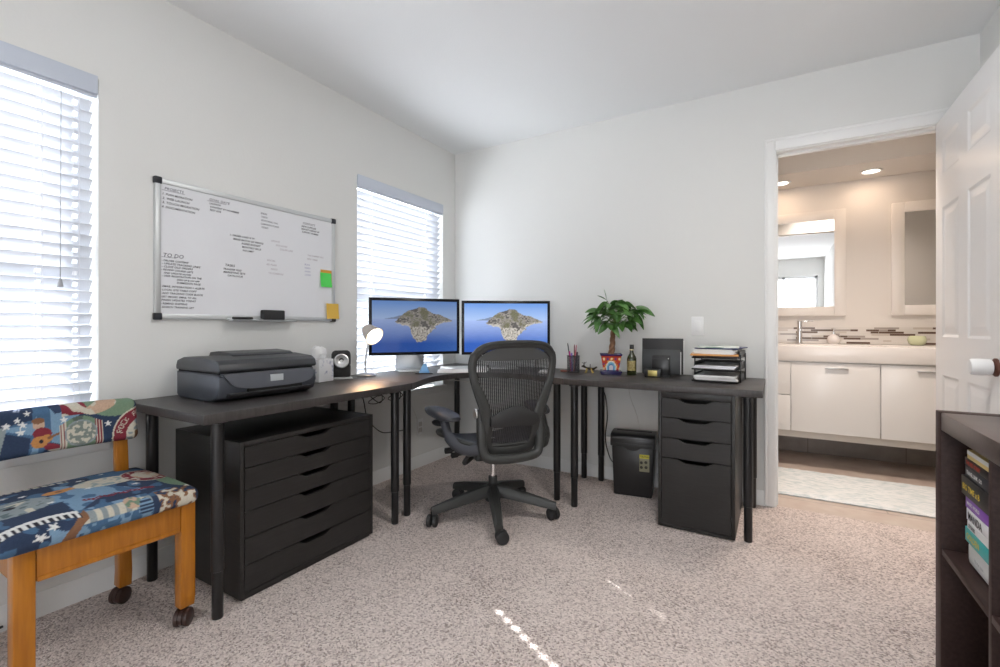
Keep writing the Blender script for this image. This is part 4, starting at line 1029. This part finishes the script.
def note(name, lb, y0, y1, z0, z1, m, x=.0225, curl=.008):
    b = MB(); n = 8
    def P(u, v, off): return (x+off+curl*(1-v)**2, y0+(y1-y0)*u, z0+(z1-z0)*v)
    F = [[b.bm.verts.new(P(i, j/n, 0)) for j in range(n+1)] for i in (0, 1)]; B = [[b.bm.verts.new(P(i, j/n, -.0008)) for j in range(n+1)] for i in (0, 1)]
    for j in range(n): b.bm.faces.new((F[0][j], F[1][j], F[1][j+1], F[0][j+1])); b.bm.faces.new((B[1][j], B[0][j], B[0][j+1], B[1][j+1]))
    for j in range(n):
        b.bm.faces.new((F[0][j], F[0][j+1], B[0][j+1], B[0][j])); b.bm.faces.new((F[1][j+1], F[1][j], B[1][j], B[1][j+1]))
    b.bm.faces.new((F[0][0], B[0][0], B[1][0], F[1][0])); b.bm.faces.new((F[0][n], F[1][n], B[1][n], B[0][n]))
    bmesh.ops.recalc_face_normals(b.bm, faces=b.bm.faces[:])
    return tag(b.build(name, m), lb, 'sticky note')
note('sticky_note', 'orange sticky note mostly hidden under the green one on the whiteboard', -1.322, -1.246, 1.290, 1.362, mat('note_orange', (.72, .36, .05), .7), x=.0165, curl=.002)
note('sticky_note', 'bright green sticky note near the right edge of the whiteboard', -1.326, -1.250, 1.262, 1.345, mat('note_green', (.10, .72, .12), .7), x=.019)
note('sticky_note', 'yellow sticky note hanging over the lower right whiteboard corner', -1.289, -1.203, 1.079, 1.168, mat('note_yellow', (.76, .48, .08), .7), x=.0255, curl=.006)

# ================================================================== MESH OFFICE CHAIR
def office_chair():
    t = thing('office_chair', 'dark grey mesh office chair on casters at the corner desk', 'chair', (.930, -.920, 0), radians(54))
    L = dict(local=True)
    # five-arm base
    b = MB(); b.lathe([(0, .085), (.040, .085), (.046, .10), (.044, .150), (.034, .172), (.028, .176), (0, .176)], (0, 0, 0), 24); b.build('base_hub', M_GRAPH, t, **L)
    a0 = -125.4-54
    for k in range(5):
        a = radians(a0+72*k); ca, sa = cos(a), sin(a)
        b = MB(); n = 8; rows = []
        for i in range(n+1):
            f = i/n; r = .025+.320*f; z = .150-.065*f**1.15; w = .031-.012*f; h = .030-.012*f
            sec = [(-w, -h), (w, -h), (w, h*.35), (w*.55, h), (-w*.55, h), (-w, h*.35)]
            rows.append([b.bm.verts.new((r*ca-s*sa, r*sa+s*ca, z+q-.008)) for s, q in sec])
        for A, B in zip(rows, rows[1:]):
            for i in range(6): b.bm.faces.new((A[i], A[(i+1) % 6], B[(i+1) % 6], B[i]))
        b.bm.faces.new(rows[0]); b.bm.faces.new(rows[-1]); bmesh.ops.recalc_face_normals(b.bm, faces=b.bm.faces[:])
        arm = b.build('base_arm', M_GRAPH, t, **L)
        cxx, cyy = .338*ca, .338*sa; sw = a+radians(60+37*k)
        c = MB(); c.lathe([(0, .058), (.012, .058), (.012, .074), (0, .074)], (cxx, cyy, 0), 10)
        c.tube([(cxx+.030*cos(sw)*q, cyy+.030*sin(sw)*q, .0) for q in (0, 0)] if False else [(cxx, cyy, .05), (cxx+.012*cos(sw), cyy+.012*sin(sw), .040)], .012, 8)
        Rw = Matrix.Rotation(sw+pi/2, 4, 'Z') @ Matrix.Rotation(pi/2, 4, 'Y')
        for s in (-1, 1):
            off = Vector((-sin(sw), cos(sw), 0))*s*.0155
            c.lathe([(0, -.010), (.025, -.012), (.031, -.008), (.032, .0), (.031, .008), (.025, .012), (0, .012)], (cxx+.014*cos(sw)+off.x, cyy+.014*sin(sw)+off.y, .032), 20, Rw)
        c.build('caster', M_BPLAS2, t, **L)
    b = MB(); b.lathe([(.024, .17), (.024, .215), (0, .215)], (0, 0, 0), 20); b.build('gas_lift_sleeve', M_GRAPH2, t, **L)
    b = MB(); b.lathe([(.0145, .2), (.0145, .350), (0, .350)], (0, 0, 0), 20); b.build('gas_lift', M_CHROME, t, **L)
    # tilt mechanism with knobs
    b = MB(); b.box(-.075, .075, -.13, .12, .345, .395, .016, 3); b.box(-.15, .15, -.10, -.04, .365, .400, .012, 3); b.box(-.16, .16, -.17, -.12, .352, .395, .014, 3)
    b.build('tilt_mechanism', M_GRAPH2, t, **L)
    b = MB(); b.tube([(-.10, .02, .372), (-.235, .03, .372)], .008, 8); b.tube([(-.225, .03, .372), (-.262, .03, .372)], .016, 10); b.tube([(-.10, -.05, .375), (-.225, -.05, .368)], .008, 8); b.tube([(-.22, -.05, .368), (-.252, -.05, .366)], .014, 10)
    b.tube(cr([(-.14, -.10, .37), (-.20, -.13, .345), (-.22, -.16, .36), (-.20, -.18, .40)], 4), .010, 8); b.build('adjustment_knobs', M_BPLAS2, t, **L)
    # seat: moulded rim with stretched mesh
    seat_o = cr([(-.16, -.205), (-.225, -.16), (-.252, -.02), (-.258, .12), (-.235, .225), (-.15, .262), (0, .268), (.15, .262), (.235, .225), (.258, .12), (.252, -.02), (.225, -.16), (.16, -.205), (0, -.212)], 4, True)
    def sz(x, y): return .432+.028*max(0, abs(x)/.25)**3-.040*max(0, (y-.12)/.14)**2+.008*(-y/.2)
    b = MB(); b.tube([(x, y, sz(x, y)) for x, y in seat_o]+[(seat_o[0][0], seat_o[0][1], sz(*seat_o[0]))], .020, 8, .8); b.build('seat_frame', M_GRAPH, t, **L)
    b = MB(); nn = len(seat_o)
    b.grid(nn, 7, lambda u, v: (lambda p, f: (p[0]*f, p[1]*f, sz(p[0]*f, p[1]*f)+.004-.012*(1-f)))(seat_o[int(round(u*nn)) % nn], .04+.94*v)); bmesh.ops.remove_doubles(b.bm, verts=b.bm.verts, dist=1e-5)
    b.build('seat', mat('seat_mesh', (.030, .031, .033), .6), t, **L)
    # back
    outer = [(0, .968), (.10, .965), (.172, .950), (.216, .912), (.232, .855), (.224, .785), (.198, .700), (.170, .620), (.156, .54), (.152, .47), (.146, .415), (.118, .388), (.06, .382), (0, .381)]
    inner = [(0, .930), (.090, .928), (.152, .914), (.188, .884), (.201, .845), (.184, .765), (.146, .69), (.119, .62), (.106, .54), (.106, .49), (.100, .455), (.075, .437), (.035, .432), (0, .431)]
    def full(P): 
        c = cr(P, 4); return c+[(-x, z) for x, z in c[-2:0:-1]]
    O, I = full(outer), full(inner); N = len(O)
    def depth(u, z):
        h = (z-.38)/.59; return -.205-.135*h-.03*sin(pi*min(1, h*1.3))*(1 if h < .77 else 0)*0 - .022*cos((h-.33)*pi*1.6) + .75*u*u*(1-.2*h)
    b = MB(); S = 12; rings = []
    for k in range(N):
        (ox, oz), (ix, iz) = O[k], I[k]; mx, mz = (ox+ix)/2, (oz+iz)/2; hx, hz = (ox-ix)/2, (oz-iz)/2; rg = []
        for j in range(S):
            a = 2*pi*j/S; c, s = cos(a), sin(a); c = math.copysign(abs(c)**.7, c)
            x, z = mx+hx*c, mz+hz*c; rim = .014+.009*max(0, c)
            rg.append(b.bm.verts.new((x, depth(x, z)+s*rim, z)))
        rings.append(rg)
    for k in range(N):
        A, B = rings[k], rings[(k+1) % N]
        for j in range(S): b.bm.faces.new((A[j], A[(j+1) % S], B[(j+1) % S], B[j]))
    bmesh.ops.recalc_face_normals(b.bm, faces=b.bm.faces[:])
    b.build('back_frame', M_GRAPH, t, **L, smooth=60)
    # raised outer rim of the back
    b = MB(); P = [(x*.985, depth(x*.985, z)-.006, z-.010 if z > .9 else z) for x, z in O]; k0 = [i for i in range(N) if P[i][2] > .55]
    up = [p for p in P if p[2] > .56]; right = [p for p in P if p[2] > .56 and p[0] >= 0]; left = [p for p in P if p[2] > .56 and p[0] < 0]
    right.sort(key=lambda p: p[2]+(.0 if p[0] > .2 else .3*(.25-p[0]))); chain = left[:] 
    chain = [p for p in P[:N//2+1] if p[2] > .56][::-1] + [p for p in P[N//2+1:] if p[2] > .56][::-1]
    b.tube(chain, .011, 8); b.build('back_rim', M_GRAPH2, t, **L)
    b = MB(); half = N//2
    Lf = [I[(N-k) % N] for k in range(half+1)]; Rg = [I[k] for k in range(half+1)]
    def bp(u, v):
        k = v*half; i = min(int(k), half-1); f = k-i
        a = [Lf[i][j]+(Lf[i+1][j]-Lf[i][j])*f for j in (0, 1)]; c = [Rg[i][j]+(Rg[i+1][j]-Rg[i][j])*f for j in (0, 1)]
        x = (a[0]+(c[0]-a[0])*u)*1.04; z = a[1]+(c[1]-a[1])*u; return (x, depth(x, z)+.002, z)
    b.grid(16, half, bp, uv=lambda u, v: (u, v)); bmesh.ops.remove_doubles(b.bm, verts=b.bm.verts, dist=1e-5)
    for f in list(b.bm.faces):
        if f.calc_area() < 1e-9: b.bm.faces.remove(f)
    L_ = b.bm.loops.layers.uv.verify()
    for f in b.bm.faces:
        for lp in f.loops: lp[L_].uv = (lp.vert.co.x, lp.vert.co.z)
    b.build('back_mesh', M_WEAVE, t, **L)
    # crescent panel closing the top of the opening
    b = MB(); rows = []
    for i in range(21):
        u = -1+i/10; x = u*.196; zt = .934-.060*abs(u)**3.2; zb = .868+.004*u*u; zb = min(zb, zt-.004); rg = []
        for j in range(5):
            z = zb+(zt-zb)*j/4; rg.append((b.bm.verts.new((x, depth(x, z)-.006, z)), b.bm.verts.new((x, depth(x, z)+.006, z))))
        rows.append(rg)
    for A, B in zip(rows, rows[1:]):
        for j in range(4):
            b.bm.faces.new((A[j][0], A[j+1][0], B[j+1][0], B[j][0])); b.bm.faces.new((A[j][1], B[j][1], B[j+1][1], A[j+1][1]))
        b.bm.faces.new((A[0][0], B[0][0], B[0][1], A[0][1])); b.bm.faces.new((A[4][0], A[4][1], B[4][1], B[4][0]))
    bmesh.ops.recalc_face_normals(b.bm, faces=b.bm.faces[:])
    b.build('top_panel', mat('grey_panel', (.062, .064, .064), .5), t, **L)
    # lumbar pad, tapered to both sides, behind the mesh
    b = MB(); rows = []
    for i in range(17):
        u = -1+i/8; x = u*.128; hh = .050*(1-.50*u*u); zc = .585+.012*cos(u*pi); rg = []
        for j in range(10):
            a = 2*pi*j/10; rg.append(b.bm.verts.new((x, depth(x, zc)-.020+.014*cos(a), zc+hh*sin(a))))
        rows.append(rg)
    for A, B in zip(rows, rows[1:]):
        for j in range(10): b.bm.faces.new((A[j], A[(j+1) % 10], B[(j+1) % 10], B[j]))
    b.bm.faces.new(rows[0]); b.bm.faces.new(rows[-1]); bmesh.ops.recalc_face_normals(b.bm, faces=b.bm.faces[:])
    b.build('lumbar_pad', M_BPLAS2, t, **L)
    # U-shaped yoke carrying back and arms
    b = MB()
    b.tube(cr([(-.162, -.236, .630), (-.162, -.240, .57), (-.160, -.244, .48), (-.152, -.250, .42), (-.12, -.258, .388), (0, -.260, .378), (.12, -.258, .388), (.152, -.250, .42), (.160, -.244, .48), (.162, -.240, .57), (.162, -.236, .630)], 5), .024, 10)
    b.build('back_yoke', M_GRAPH, t, **L)
    for s in (-1, 1):
        b = MB()
        b.tube(cr([(s*.160, -.225, .435), (s*.205, -.190, .425), (s*.250, -.135, .438), (s*.274, -.085, .470), (s*.282, -.050, .515), (s*.284, -.025, .552)], 5), [.029]*8+[.027]*8+[.022]*10, 10, 1.1)
        b.build('arm_support', M_PAD if s < 0 else M_GRAPH, t, **L)
        b = MB(); rows = []; rot = Matrix.Rotation(-s*radians(12), 3, 'Z')
        for i in range(13):
            f = i/12; y = -.155+.305*f; w = (.062-.010*f)*min(1, (sin(pi*min(max(f, .02), .98)))**.28); zc = .572+.014*f; h = .027*min(1, sin(pi*min(max(f, .03), .97))**.4); rg = []
            for j in range(14):
                a = 2*pi*j/14; c, q = cos(a), sin(a); c = math.copysign(abs(c)**.75, c); q = math.copysign(abs(q)**.75, q)
                p = rot @ Vector((w*c, y, 0)); rg.append(b.bm.verts.new((s*.284+p.x, .030+p.y, zc+h*q-.006)))
            rows.append(rg)
        for A, B in zip(rows, rows[1:]):
            for j in range(14): b.bm.faces.new((A[j], A[(j+1) % 14], B[(j+1) % 14], B[j]))
        b.bm.faces.new(rows[0]); b.bm.faces.new(rows[-1]); bmesh.ops.recalc_face_normals(b.bm, faces=b.bm.faces[:])
        b.build('armrest', M_PAD, t, **L, smooth=70)
        b = MB(); b.lathe([(0, 0), (.026, 0), (.034, .006), (.034, .012), (.026, .018), (0, .018)], (s*.296, .045, .512), 16, Matrix.Diagonal((.9, 1.9, 1, 1))); b.build('arm_lever', M_BPLAS2, t, **L)
        b = MB(); b.lathe([(0, 0), (.024, 0), (.026, .004), (.024, .010), (0, .010)], (s*.184, -.236, .61), 14, Matrix.Rotation(s*pi/2, 4, 'Y')); b.build('arm_lock', M_STEEL if s < 0 else M_GRAPH, t, **L)
office_chair()

# ================================================================== TAPESTRY CHAIR
NAVY = (.030, .048, .095); BLUE = (.065, .135, .235); LBLUE = (.19, .31, .44); CREAM = (.56, .52, .43); MAR = (.21, .030, .045); GRN = (.17, .25, .17); ORA = (.52, .24, .08); GREY = (.26, .30, .31); WHT = (.72, .72, .70); DK = (.03, .03, .04); BRN = (.22, .11, .06); TAN = (.52, .36, .26)
FONT57 = {'A': '01110100011000111111100011000110001', 'C': '01111100001000010000100001000001111', 'K': '10001100101010011000101001001010001', 'O': '01110100011000110001100011000101110', 'R': '11110100011000111110101001001010001', 'U': '10001100011000110001100011000101110', 'N': '10001110011010110011100011000110001', 'D': '11110100011000110001100011000111110', 'P': '11110100011000111110100001000010000', 'L': '10000100001000010000100001000011111', 'E': '11111100001000011110100001000011111', ' ': '0'*35}
def glyphs(txt, u, v, h):
    """is the point (u right, v up) inside lettering of height h that starts at 0,0?"""
    cw = h*.86
    if not (0 <= v < h) or u < 0: return False
    k = int(u/cw)
    if k >= len(txt): return False
    x = int((u-k*cw)/(h*.70)*5); y = 6-int(v/h*7)
    return x < 5 and FONT57[txt[k]][y*5+x] == '1'
def star(u, v, cu, cv, r, inner=.42, rot=0.0):
    x, y = u-cu, v-cv; d = math.hypot(x, y)
    if d > r: return False
    a = (math.atan2(x, y)+rot) % (2*pi/5); a = abs(a-pi/5)/(pi/5)   # 1 at a point, 0 between points
    ri = r*inner
    # edge between tip (r) and notch (ri)
    tx, ty = r, 0; nx, ny = ri*cos(pi/5), ri*sin(pi/5); th = (1-a)*pi/5; px, py = d*cos(th), d*sin(th)
    return (nx-tx)*(py-ty)-(ny-ty)*(px-tx) >= 0
def ell(u, v, cu, cv, a, b, rot=0.0):
    x, y = u-cu, v-cv; c, s = cos(rot), sin(rot); x, y = x*c+y*s, -x*s+y*c; return math.hypot(x/a, y/b)
def weave(c, p): 
    k = 1+.16*noise.noise(Vector(p)*260); return tuple(max(0, x*k) for x in c)
def back_paint(p):
    s = p.y+2.753; v = p.z-.608; c = NAVY
    n = noise.noise(Vector((s*28, v*28, 3.1)))
    if star(s, v, .225, .085, .135, .36, .2): c = BLUE if s < .235 else LBLUE
    if star(s, v, .225, .085, .120, .30, .2) and s < .2: c = LBLUE
    # jukebox at left
    if s < .142-.25*(.15-v) and v < .105:
        c = GREY
        if s < .118-.22*(.15-v) and v < .090: c = DK if (int(s*120)+int(v*90)) % 3 else CREAM
        if .020 < v < .028: c = CREAM
    for a, b, r in ((.098, .113, .012), (.128, .108, .013), (.154, .122, .011), (.166, .106, .013), (.160, .083, .013), (.178, .140, .010), (.268, .106, .012), (.388, .074, .012), (.070, .120, .011), (.045, .108, .012), (.020, .124, .011)):
        if star(s, v, a, b, r): c = WHT
    # guitarist
    if ell(s, v, .204, .100, .015, .017) < 1: c = TAN
    if ell(s, v, .203, .113, .016, .010) < 1: c = BRN
    if ell(s, v, .212, .070, .024, .020, -.3) < 1: c = MAR
    if ell(s, v, .240, .018, .030, .013, -.5) < 1: c = MAR if v > .014 else CREAM
    if ell(s, v, .204, .044, .021, .019, .3) < 1 or ell(s, v, .222, .052, .014, .014) < 1: c = ORA
    if ell(s, v, .208, .046, .006, .006) < 1: c = DK
    if abs((v-.052)-.35*(s-.222)) < .004 and .225 < s < .258: c = BRN
    # oval medallion between striped columns
    e = ell(s, v, .312, .052, .066, .058)
    if .255 < s < .372 and v < .098+.015*cos((s-.312)*40):
        c = GRN if n > -.2 else (.10, .13, .11)
        if s < .272 or s > .352: c = MAR if int(s*260) % 2 else CREAM
        if ell(s, v, .312, .054, .040, .040) < 1:
            c = (.20, .23, .21)
            if noise.noise(Vector((s*85, v*85, 1))) > .02: c = CREAM
        elif ell(s, v, .312, .054, .045, .045) < 1: c = GREY
    # upper right: cream shield with red letters, green fan
    if .262 < s < .46 and v > .118-.30*(s-.30)*(s-.30)*4 and s < .35: c = CREAM if n > 0 else MAR
    if ell(s, v, .400, .150, .075, .052, -.25) < 1: c = GRN
    if ell(s, v, .372, .138, .050, .020, .35) < 1: c = TAN if n < .1 else CREAM
    # right: record disc with a lettered ring
    R = math.hypot(s-.505, v-.018)
    if R < .108: c = CREAM
    if R < .103: c = MAR
    if R < .066: c = CREAM if noise.noise(Vector((s*60, v*60, 2))) > -.15 else GREY
    if R < .040 and v < .035: c = BRN
    if .072 < R < .103:
        ang = math.atan2(v-.018, s-.505); u = (pi-.18-ang)*.086
        if glyphs('ROCK AROUND', u, R-.078, .018): c = CREAM
    return weave(c, p)
def seat_paint(p):
    s = p.y+2.725; t_ = p.x-.08
    if p.z < .478: t_ += (.478-p.z)*1.1 if p.x > .50 else 0
    n = noise.noise(Vector((s*24, t_*24, 7.1))); n2 = noise.noise(Vector((s*60, t_*60, 2.7)))
    c = NAVY if n < .25 else BLUE
    if star(s, t_, .235, .28, .17, .45, .4): c = LBLUE if n > -.2 else BLUE
    if star(s, t_, .36, .10, .12, .4, .9): c = BLUE
    if star(s, t_, .13, .53, .07, .45, .1): c = LBLUE
    # small keyboard at the back
    if abs((t_-.055)-.25*(s-.15)) < .014 and .07 < s < .25: c = DK if int(s*150) % 3 == 0 else CREAM
    # jukebox gear at left
    if ell(s, t_, .075, .26, .090, .075, .1) < 1:
        c = GREY if n > -.25 else CREAM
        if noise.noise(Vector((s*50, t_*50, 5))) > .22: c = (.12, .16, .17)
        if ell(s, t_, .07, .25, .014, .012) < 1: c = DK
    # guitar
    if ell(s, t_, .185, .205, .032, .022, .2) < 1 or ell(s, t_, .215, .200, .022, .017) < 1: c = ORA
    if ell(s, t_, .192, .204, .009, .008) < 1: c = BRN
    if abs((t_-.198)+.25*(s-.23)) < .006 and .225 < s < .300: c = TAN
    # scroll with grey lettering, cream border
    if ell(s, t_, .315, .205, .085, .060, .15) < 1: c = CREAM if n2 > -.1 else (.30, .36, .35)
    # record with maroon ring at the right rear
    e = ell(s, t_, .425, .215, .062, .088)
    if e < 1.08: c = CREAM
    if e < 1: c = MAR
    if e < .62: c = CREAM if n2 > -.2 else TAN
    if .66 < e < .92 and n2 > .22: c = CREAM
    if e > 1.02 and ell(s, t_, .470, .33, .05, .10) < 1: c = GRN
    # maroon script line
    if abs((t_-.362)-.10*(s-.23)-.004*sin(s*170)) < .010 and .205 < s < .385 and math.sin(s*330)*sin(t_*420) > -.35: c = MAR
    # bus at the front edge
    if .165 < s < .345 and .425 < t_ < .545:
        c = BLUE if n2 > -.1 else LBLUE
        if .445 < t_ < .490: c = GREY if int(s*70) % 2 else CREAM
        if ell(s, t_, .295, .455, .022, .030) < 1: c = TAN if n2 > -.1 else GRN
        if ell(s, t_, .325, .49, .02, .035) < 1: c = NAVY if int(t_*140) % 2 else LBLUE
    if .36 < s < .47 and t_ > .43:
        c = CREAM if n2 > .05 else BRN if n2 > -.25 else NAVY
    # brown strap
    if abs((t_-.49)+1.5*(s-.158)) < .022 and .125 < s < .185: c = BRN
    # piano keys sweeping to the left front
    kc = .425+.50*(s-.09)**2*6-.28*(s-.09)*0
    if abs(t_-kc) < .022 and s < .170: c = DK if (int(s*130) % 2 == 0 and t_ > kc-.006) else WHT
    # stars
    for a, b, r in ((.080, .495, .018), (.108, .470, .015), (.055, .16, .014), (.085, .12, .014), (.12, .155, .013), (.035, .10, .014), (.255, .245, .013), (.36, .31, .013), (.27, .12, .013), (.465, .43, .013), (.012, .17, .013), (.148, .30, .012), (.345, .075, .012)):
        if star(s, t_, a, b, r): c = WHT
    # cream sign at left front
    if s < .085 and t_ > .540-.4*(s-.03)*.5:
        c = TAN if n > -.1 else CREAM
        if glyphs('PLACE', s-.005, .605-t_, .024): c = DK
    return weave(c, p)
def tapestry_chair():
    t = thing('caster_chair', 'golden oak chair on casters with music tapestry seat and back', 'chair', (.30, -2.46, 0))
    def w(p):
        a = (p.x-.315)/.245; b = (p.y+2.486)/.25
        if p.z > .455: p.z += .024*max(0, 1-a*a)**.6*max(0, 1-b*b)**.5
        return p
    b = MB(); rbox_grid(b, .098, .560, -2.732, -2.240, .428, .480, .024, .0034, w); b.build('seat_cushion', M_TAPESTRY, t, colors=seat_paint, smooth=80)
    def wb(p):
        v = p.z-.60; p.x -= .16*v; u = (p.y+2.48)/.245; p.z += .006*(1-u*u); p.x -= .010*(1-u*u); return p
    b = MB(); rbox_grid(b, .135, .193, -2.752, -2.270, .606, .758, .024, .0026, wb)
    b.build('back_cushion', M_TAPESTRY, t, colors=back_paint, smooth=80)
    ya, yb = -2.668, -2.260
    for x, y in ((.495, ya), (.495, yb)):
        b = MB(); b.prism([(x-.024, .062), (x+.018, .062), (x+.024, .10), (x+.024, .428), (x-.024, .428)], 'y', y-.023, y+.023, .004); b.build('leg', M_OAK, t)
    for y in (ya-.008, yb-.052):
        b = MB(); b.prism([(.125, .062), (.175, .062), (.180, .12), (.158, .42), (.142, .60), (.136, .72), (.112, .72), (.116, .60), (.122, .42), (.132, .12)], 'y', y-.020, y+.020, .004); b.build('back_post', M_OAK, t)
    b = MB()
    b.box(.492, .516, ya+.024, yb-.024, .330, .428, .003); b.box(.130, .152, ya+.04, yb-.072, .330, .428, .003); b.box(.15, .48, ya-.012, ya+.012, .330, .428, .003); b.box(.15, .48, yb-.012, yb+.012, .330, .428, .003)
    b.box(.494, .5185, ya+.026, yb-.026, .330, .345, .002)
    b.build('apron', M_OAK, t)
    for x, y, a in ((.495, yb, .7), (.150, yb-.052, .5), (.150, ya-.008, .3), (.495, ya, .7)):
        b = MB(); R = Matrix.Rotation(a, 4, 'Z') @ Matrix.Rotation(pi/2, 4, 'Y')
        ox, oy = -.014*sin(a)*0+.012*cos(a+1.57), .012*sin(a+1.57)
        for s in (-1, 1):
            b.lathe([(0, -.010), (.022, -.010), (.029, -.006), (.030, 0), (.029, .006), (.022, .010), (0, .010)], (x+s*.0145*cos(a)-ox, y+s*.0145*sin(a)-oy, .030), 20, R)
        b.lathe([(0, -.006), (.029, -.006), (.029, .006), (0, .006)], (x-ox, y-oy, .032), 18, R)
        b.lathe([(0, .045), (.010, .045), (.012, .062), (0, .064)], (x, y, 0), 10); b.build('caster', M_CASTER, t)
tapestry_chair()
cable('black cord on the carpet by the baseboard behind the tapestry chair', [(.03, -3.2, .006), (.045, -2.95, .006), (.05, -2.78, .008), (.03, -2.68, .018), (.022, -2.60, .022)], .004, M_CBLK)

# ================================================================== BOOKSHELF
SX0, SX1 = 2.667, 3.060; SY1 = -1.270; ST = .79
t = thing('cube_bookshelf', 'espresso cube bookshelf along the right wall, books in one cubby', 'bookshelf', ((SX0+SX1)/2, -1.665, 0))
yy = [SY1, SY1-.05, SY1-.385, SY1-.402, SY1-.737, SY1-.787]
b = MB(); b.box(SX0, SX1, yy[1], yy[0], 0, ST-.0, .002); b.build('side_panel', M_ESP, t)
b = MB(); b.box(SX0, SX1, yy[5], yy[4], 0, ST, .002); b.build('side_panel', M_ESP, t)
b = MB(); b.box(SX0+.001, SX1, yy[4], yy[1], ST-.05, ST-.0005, .002); b.build('top_panel', M_ESPTOP, t)
b = MB(); b.box(SX0+.001, SX1, yy[4], yy[1], 0.0, .05, .002); b.build('bottom_panel', M_ESP, t)
b = MB(); b.box(SX0+.003, SX1, yy[3], yy[2], .05, ST-.05, .001); b.build('divider', M_ESP, t)
for a, c in ((yy[2], yy[1]), (yy[4], yy[3])):
    b = MB(); b.box(SX0+.003, SX1, a, c, .387, .404, .001); b.build('shelf', M_ESP, t)
b = MB(); b.box(SX1-.006, SX1-.001, yy[4], yy[1], .05, ST-.05); b.build('back_panel', M_ESP, t)
# stack of books lying flat in the far upper cubby, spines to the room
def book(lb, z, th, w, cover, txt=None, tcol=None, tsize=.014, y1=-1.648, xo=0.0, d=.20, band=None, name='book', pages=True):
    x0 = SX0+.022+xo; y0 = y1-0; ya = y1; yb = y1+w   # spine from y = y1 (near) to y1 + w (far)
    t = thing(name, lb, 'book', (x0+d/2, (ya+yb)/2, z))
    b = MB(); g = .0022
    b.box(x0, x0+.003, ya, yb, z, z+th, .001); b.box(x0+.002, x0+d, ya, yb, z, z+g); b.box(x0+.002, x0+d, ya, yb, z+th-g, z+th); b.build('cover', cover, t)
    b = MB(); b.box(x0+.003, x0+d-.004, ya+.003, yb-.003, z+g, z+th-g); b.build('pages', mat('book_pages', (.74, .70, .60), .8), t)
    if band:
        b = MB(); b.box(x0-.0006, x0, ya+.002, yb-.002, z+th*band[0], z+th*band[1]); b.build('spine_band', band[2], t)
    if txt:
        b = MB(); b.text(txt, tsize, FACE_NX((x0-.0012, yb-.014, z+(th-tsize*.72)/2)), bold=.0004); b.build('spine_lettering', tcol, t, smooth=0)
    return z+th
ink_w = mat('spine_white', (.85, .85, .83), .5); ink_r = mat('spine_red', (.65, .06, .03), .5); ink_y = mat('spine_yellow', (.80, .58, .05), .5); ink_k = mat('spine_black', (.02, .02, .03), .5)
z = .4045
t = thing('white_case', 'white rounded case lying lowest under the stacked books', 'case', (2.79, -1.52, z))
b = MB(); b.box(2.700, 2.93, -1.650, -1.398, z, z+.075, .020, 4); b.build('body', mat('case_white', (.82, .83, .82), .3), t)
b = MB(); b.text('Home case', .013, FACE_NX((2.6992, -1.46, z+.030))); b.build('lettering', mat('case_grey', (.35, .36, .38), .5), t, smooth=0)
z += .0755
z = book('teal book with gold lettering lying just above the white case', z, .036, .215, mat('cover_teal', (.03, .42, .42), .4), 'GOLDEN', ink_y, .021)+.0005
z = book('thin white book lying on the teal book', z, .020, .200, mat('cover_white', (.78, .78, .78), .4), 'STORIES', ink_k, .012)+.0005
z = book('white book with large black lettering below the purple one', z, .030, .205, mat('cover_pale', (.80, .80, .82), .4), 'MANDA', ink_k, .026)+.0005
z = book('purple book in the middle of the book stack', z, .030, .212, mat('cover_purple', (.26, .08, .50), .4), 'MAGIC WORLD', ink_w, .012)+.0005
z = book('thick black book with gold lettering in the book stack', z, .048, .228, mat('cover_black', (.015, .014, .014), .4), 'BIG TIME x B', ink_y, .021, xo=-.004)+.0005
z = book('black book with white lettering under the red-lettered one', z, .028, .215, mat('cover_ink', (.02, .022, .03), .4), 'TRAVEL LINK  GO', ink_w, .013)+.0005
z = book('black book with red lettering second from the top of the stack', z, .020, .218, mat('cover_coal', (.022, .018, .018), .4), 'THE RED STREET', ink_r, .013)+.0005
z = book('yellow and white book topmost on the stack in the cubby', z, .022, .200, mat('cover_yellow', (.78, .60, .22), .4), None, None, band=(.5, .98, mat('cover_white')))

# ------------------------------------------------------------------ shared groups of repeated things
GROUPS = {'book': 'books stacked in the bookshelf cubby', 'pen': 'pens standing in the mesh cup', 'marker_pen': 'pens standing in the mesh cup', 'window_blind': 'window blinds on the left wall', 'computer_monitor': 'computer monitors on the corner desk',
          'wall_mirror': 'mirrors over the bathroom vanity', 'recessed_light': 'recessed lights in the bathroom soffit', 'desk_table': 'straight desk tables joined to the corner desk', 'drawer_unit': 'black drawer units under the desks',
          'sticky_note': 'sticky notes on the whiteboard', 'paper_stack': 'papers in the letter trays', 'document_folder': 'folders in the file sorter', 'power_cable': 'loose cables around the desks'}
for o in SC.objects:
    if o.parent is None and 'label' in o:
        g = GROUPS.get(o.name.split('.')[0])
        if g: o['group'] = g
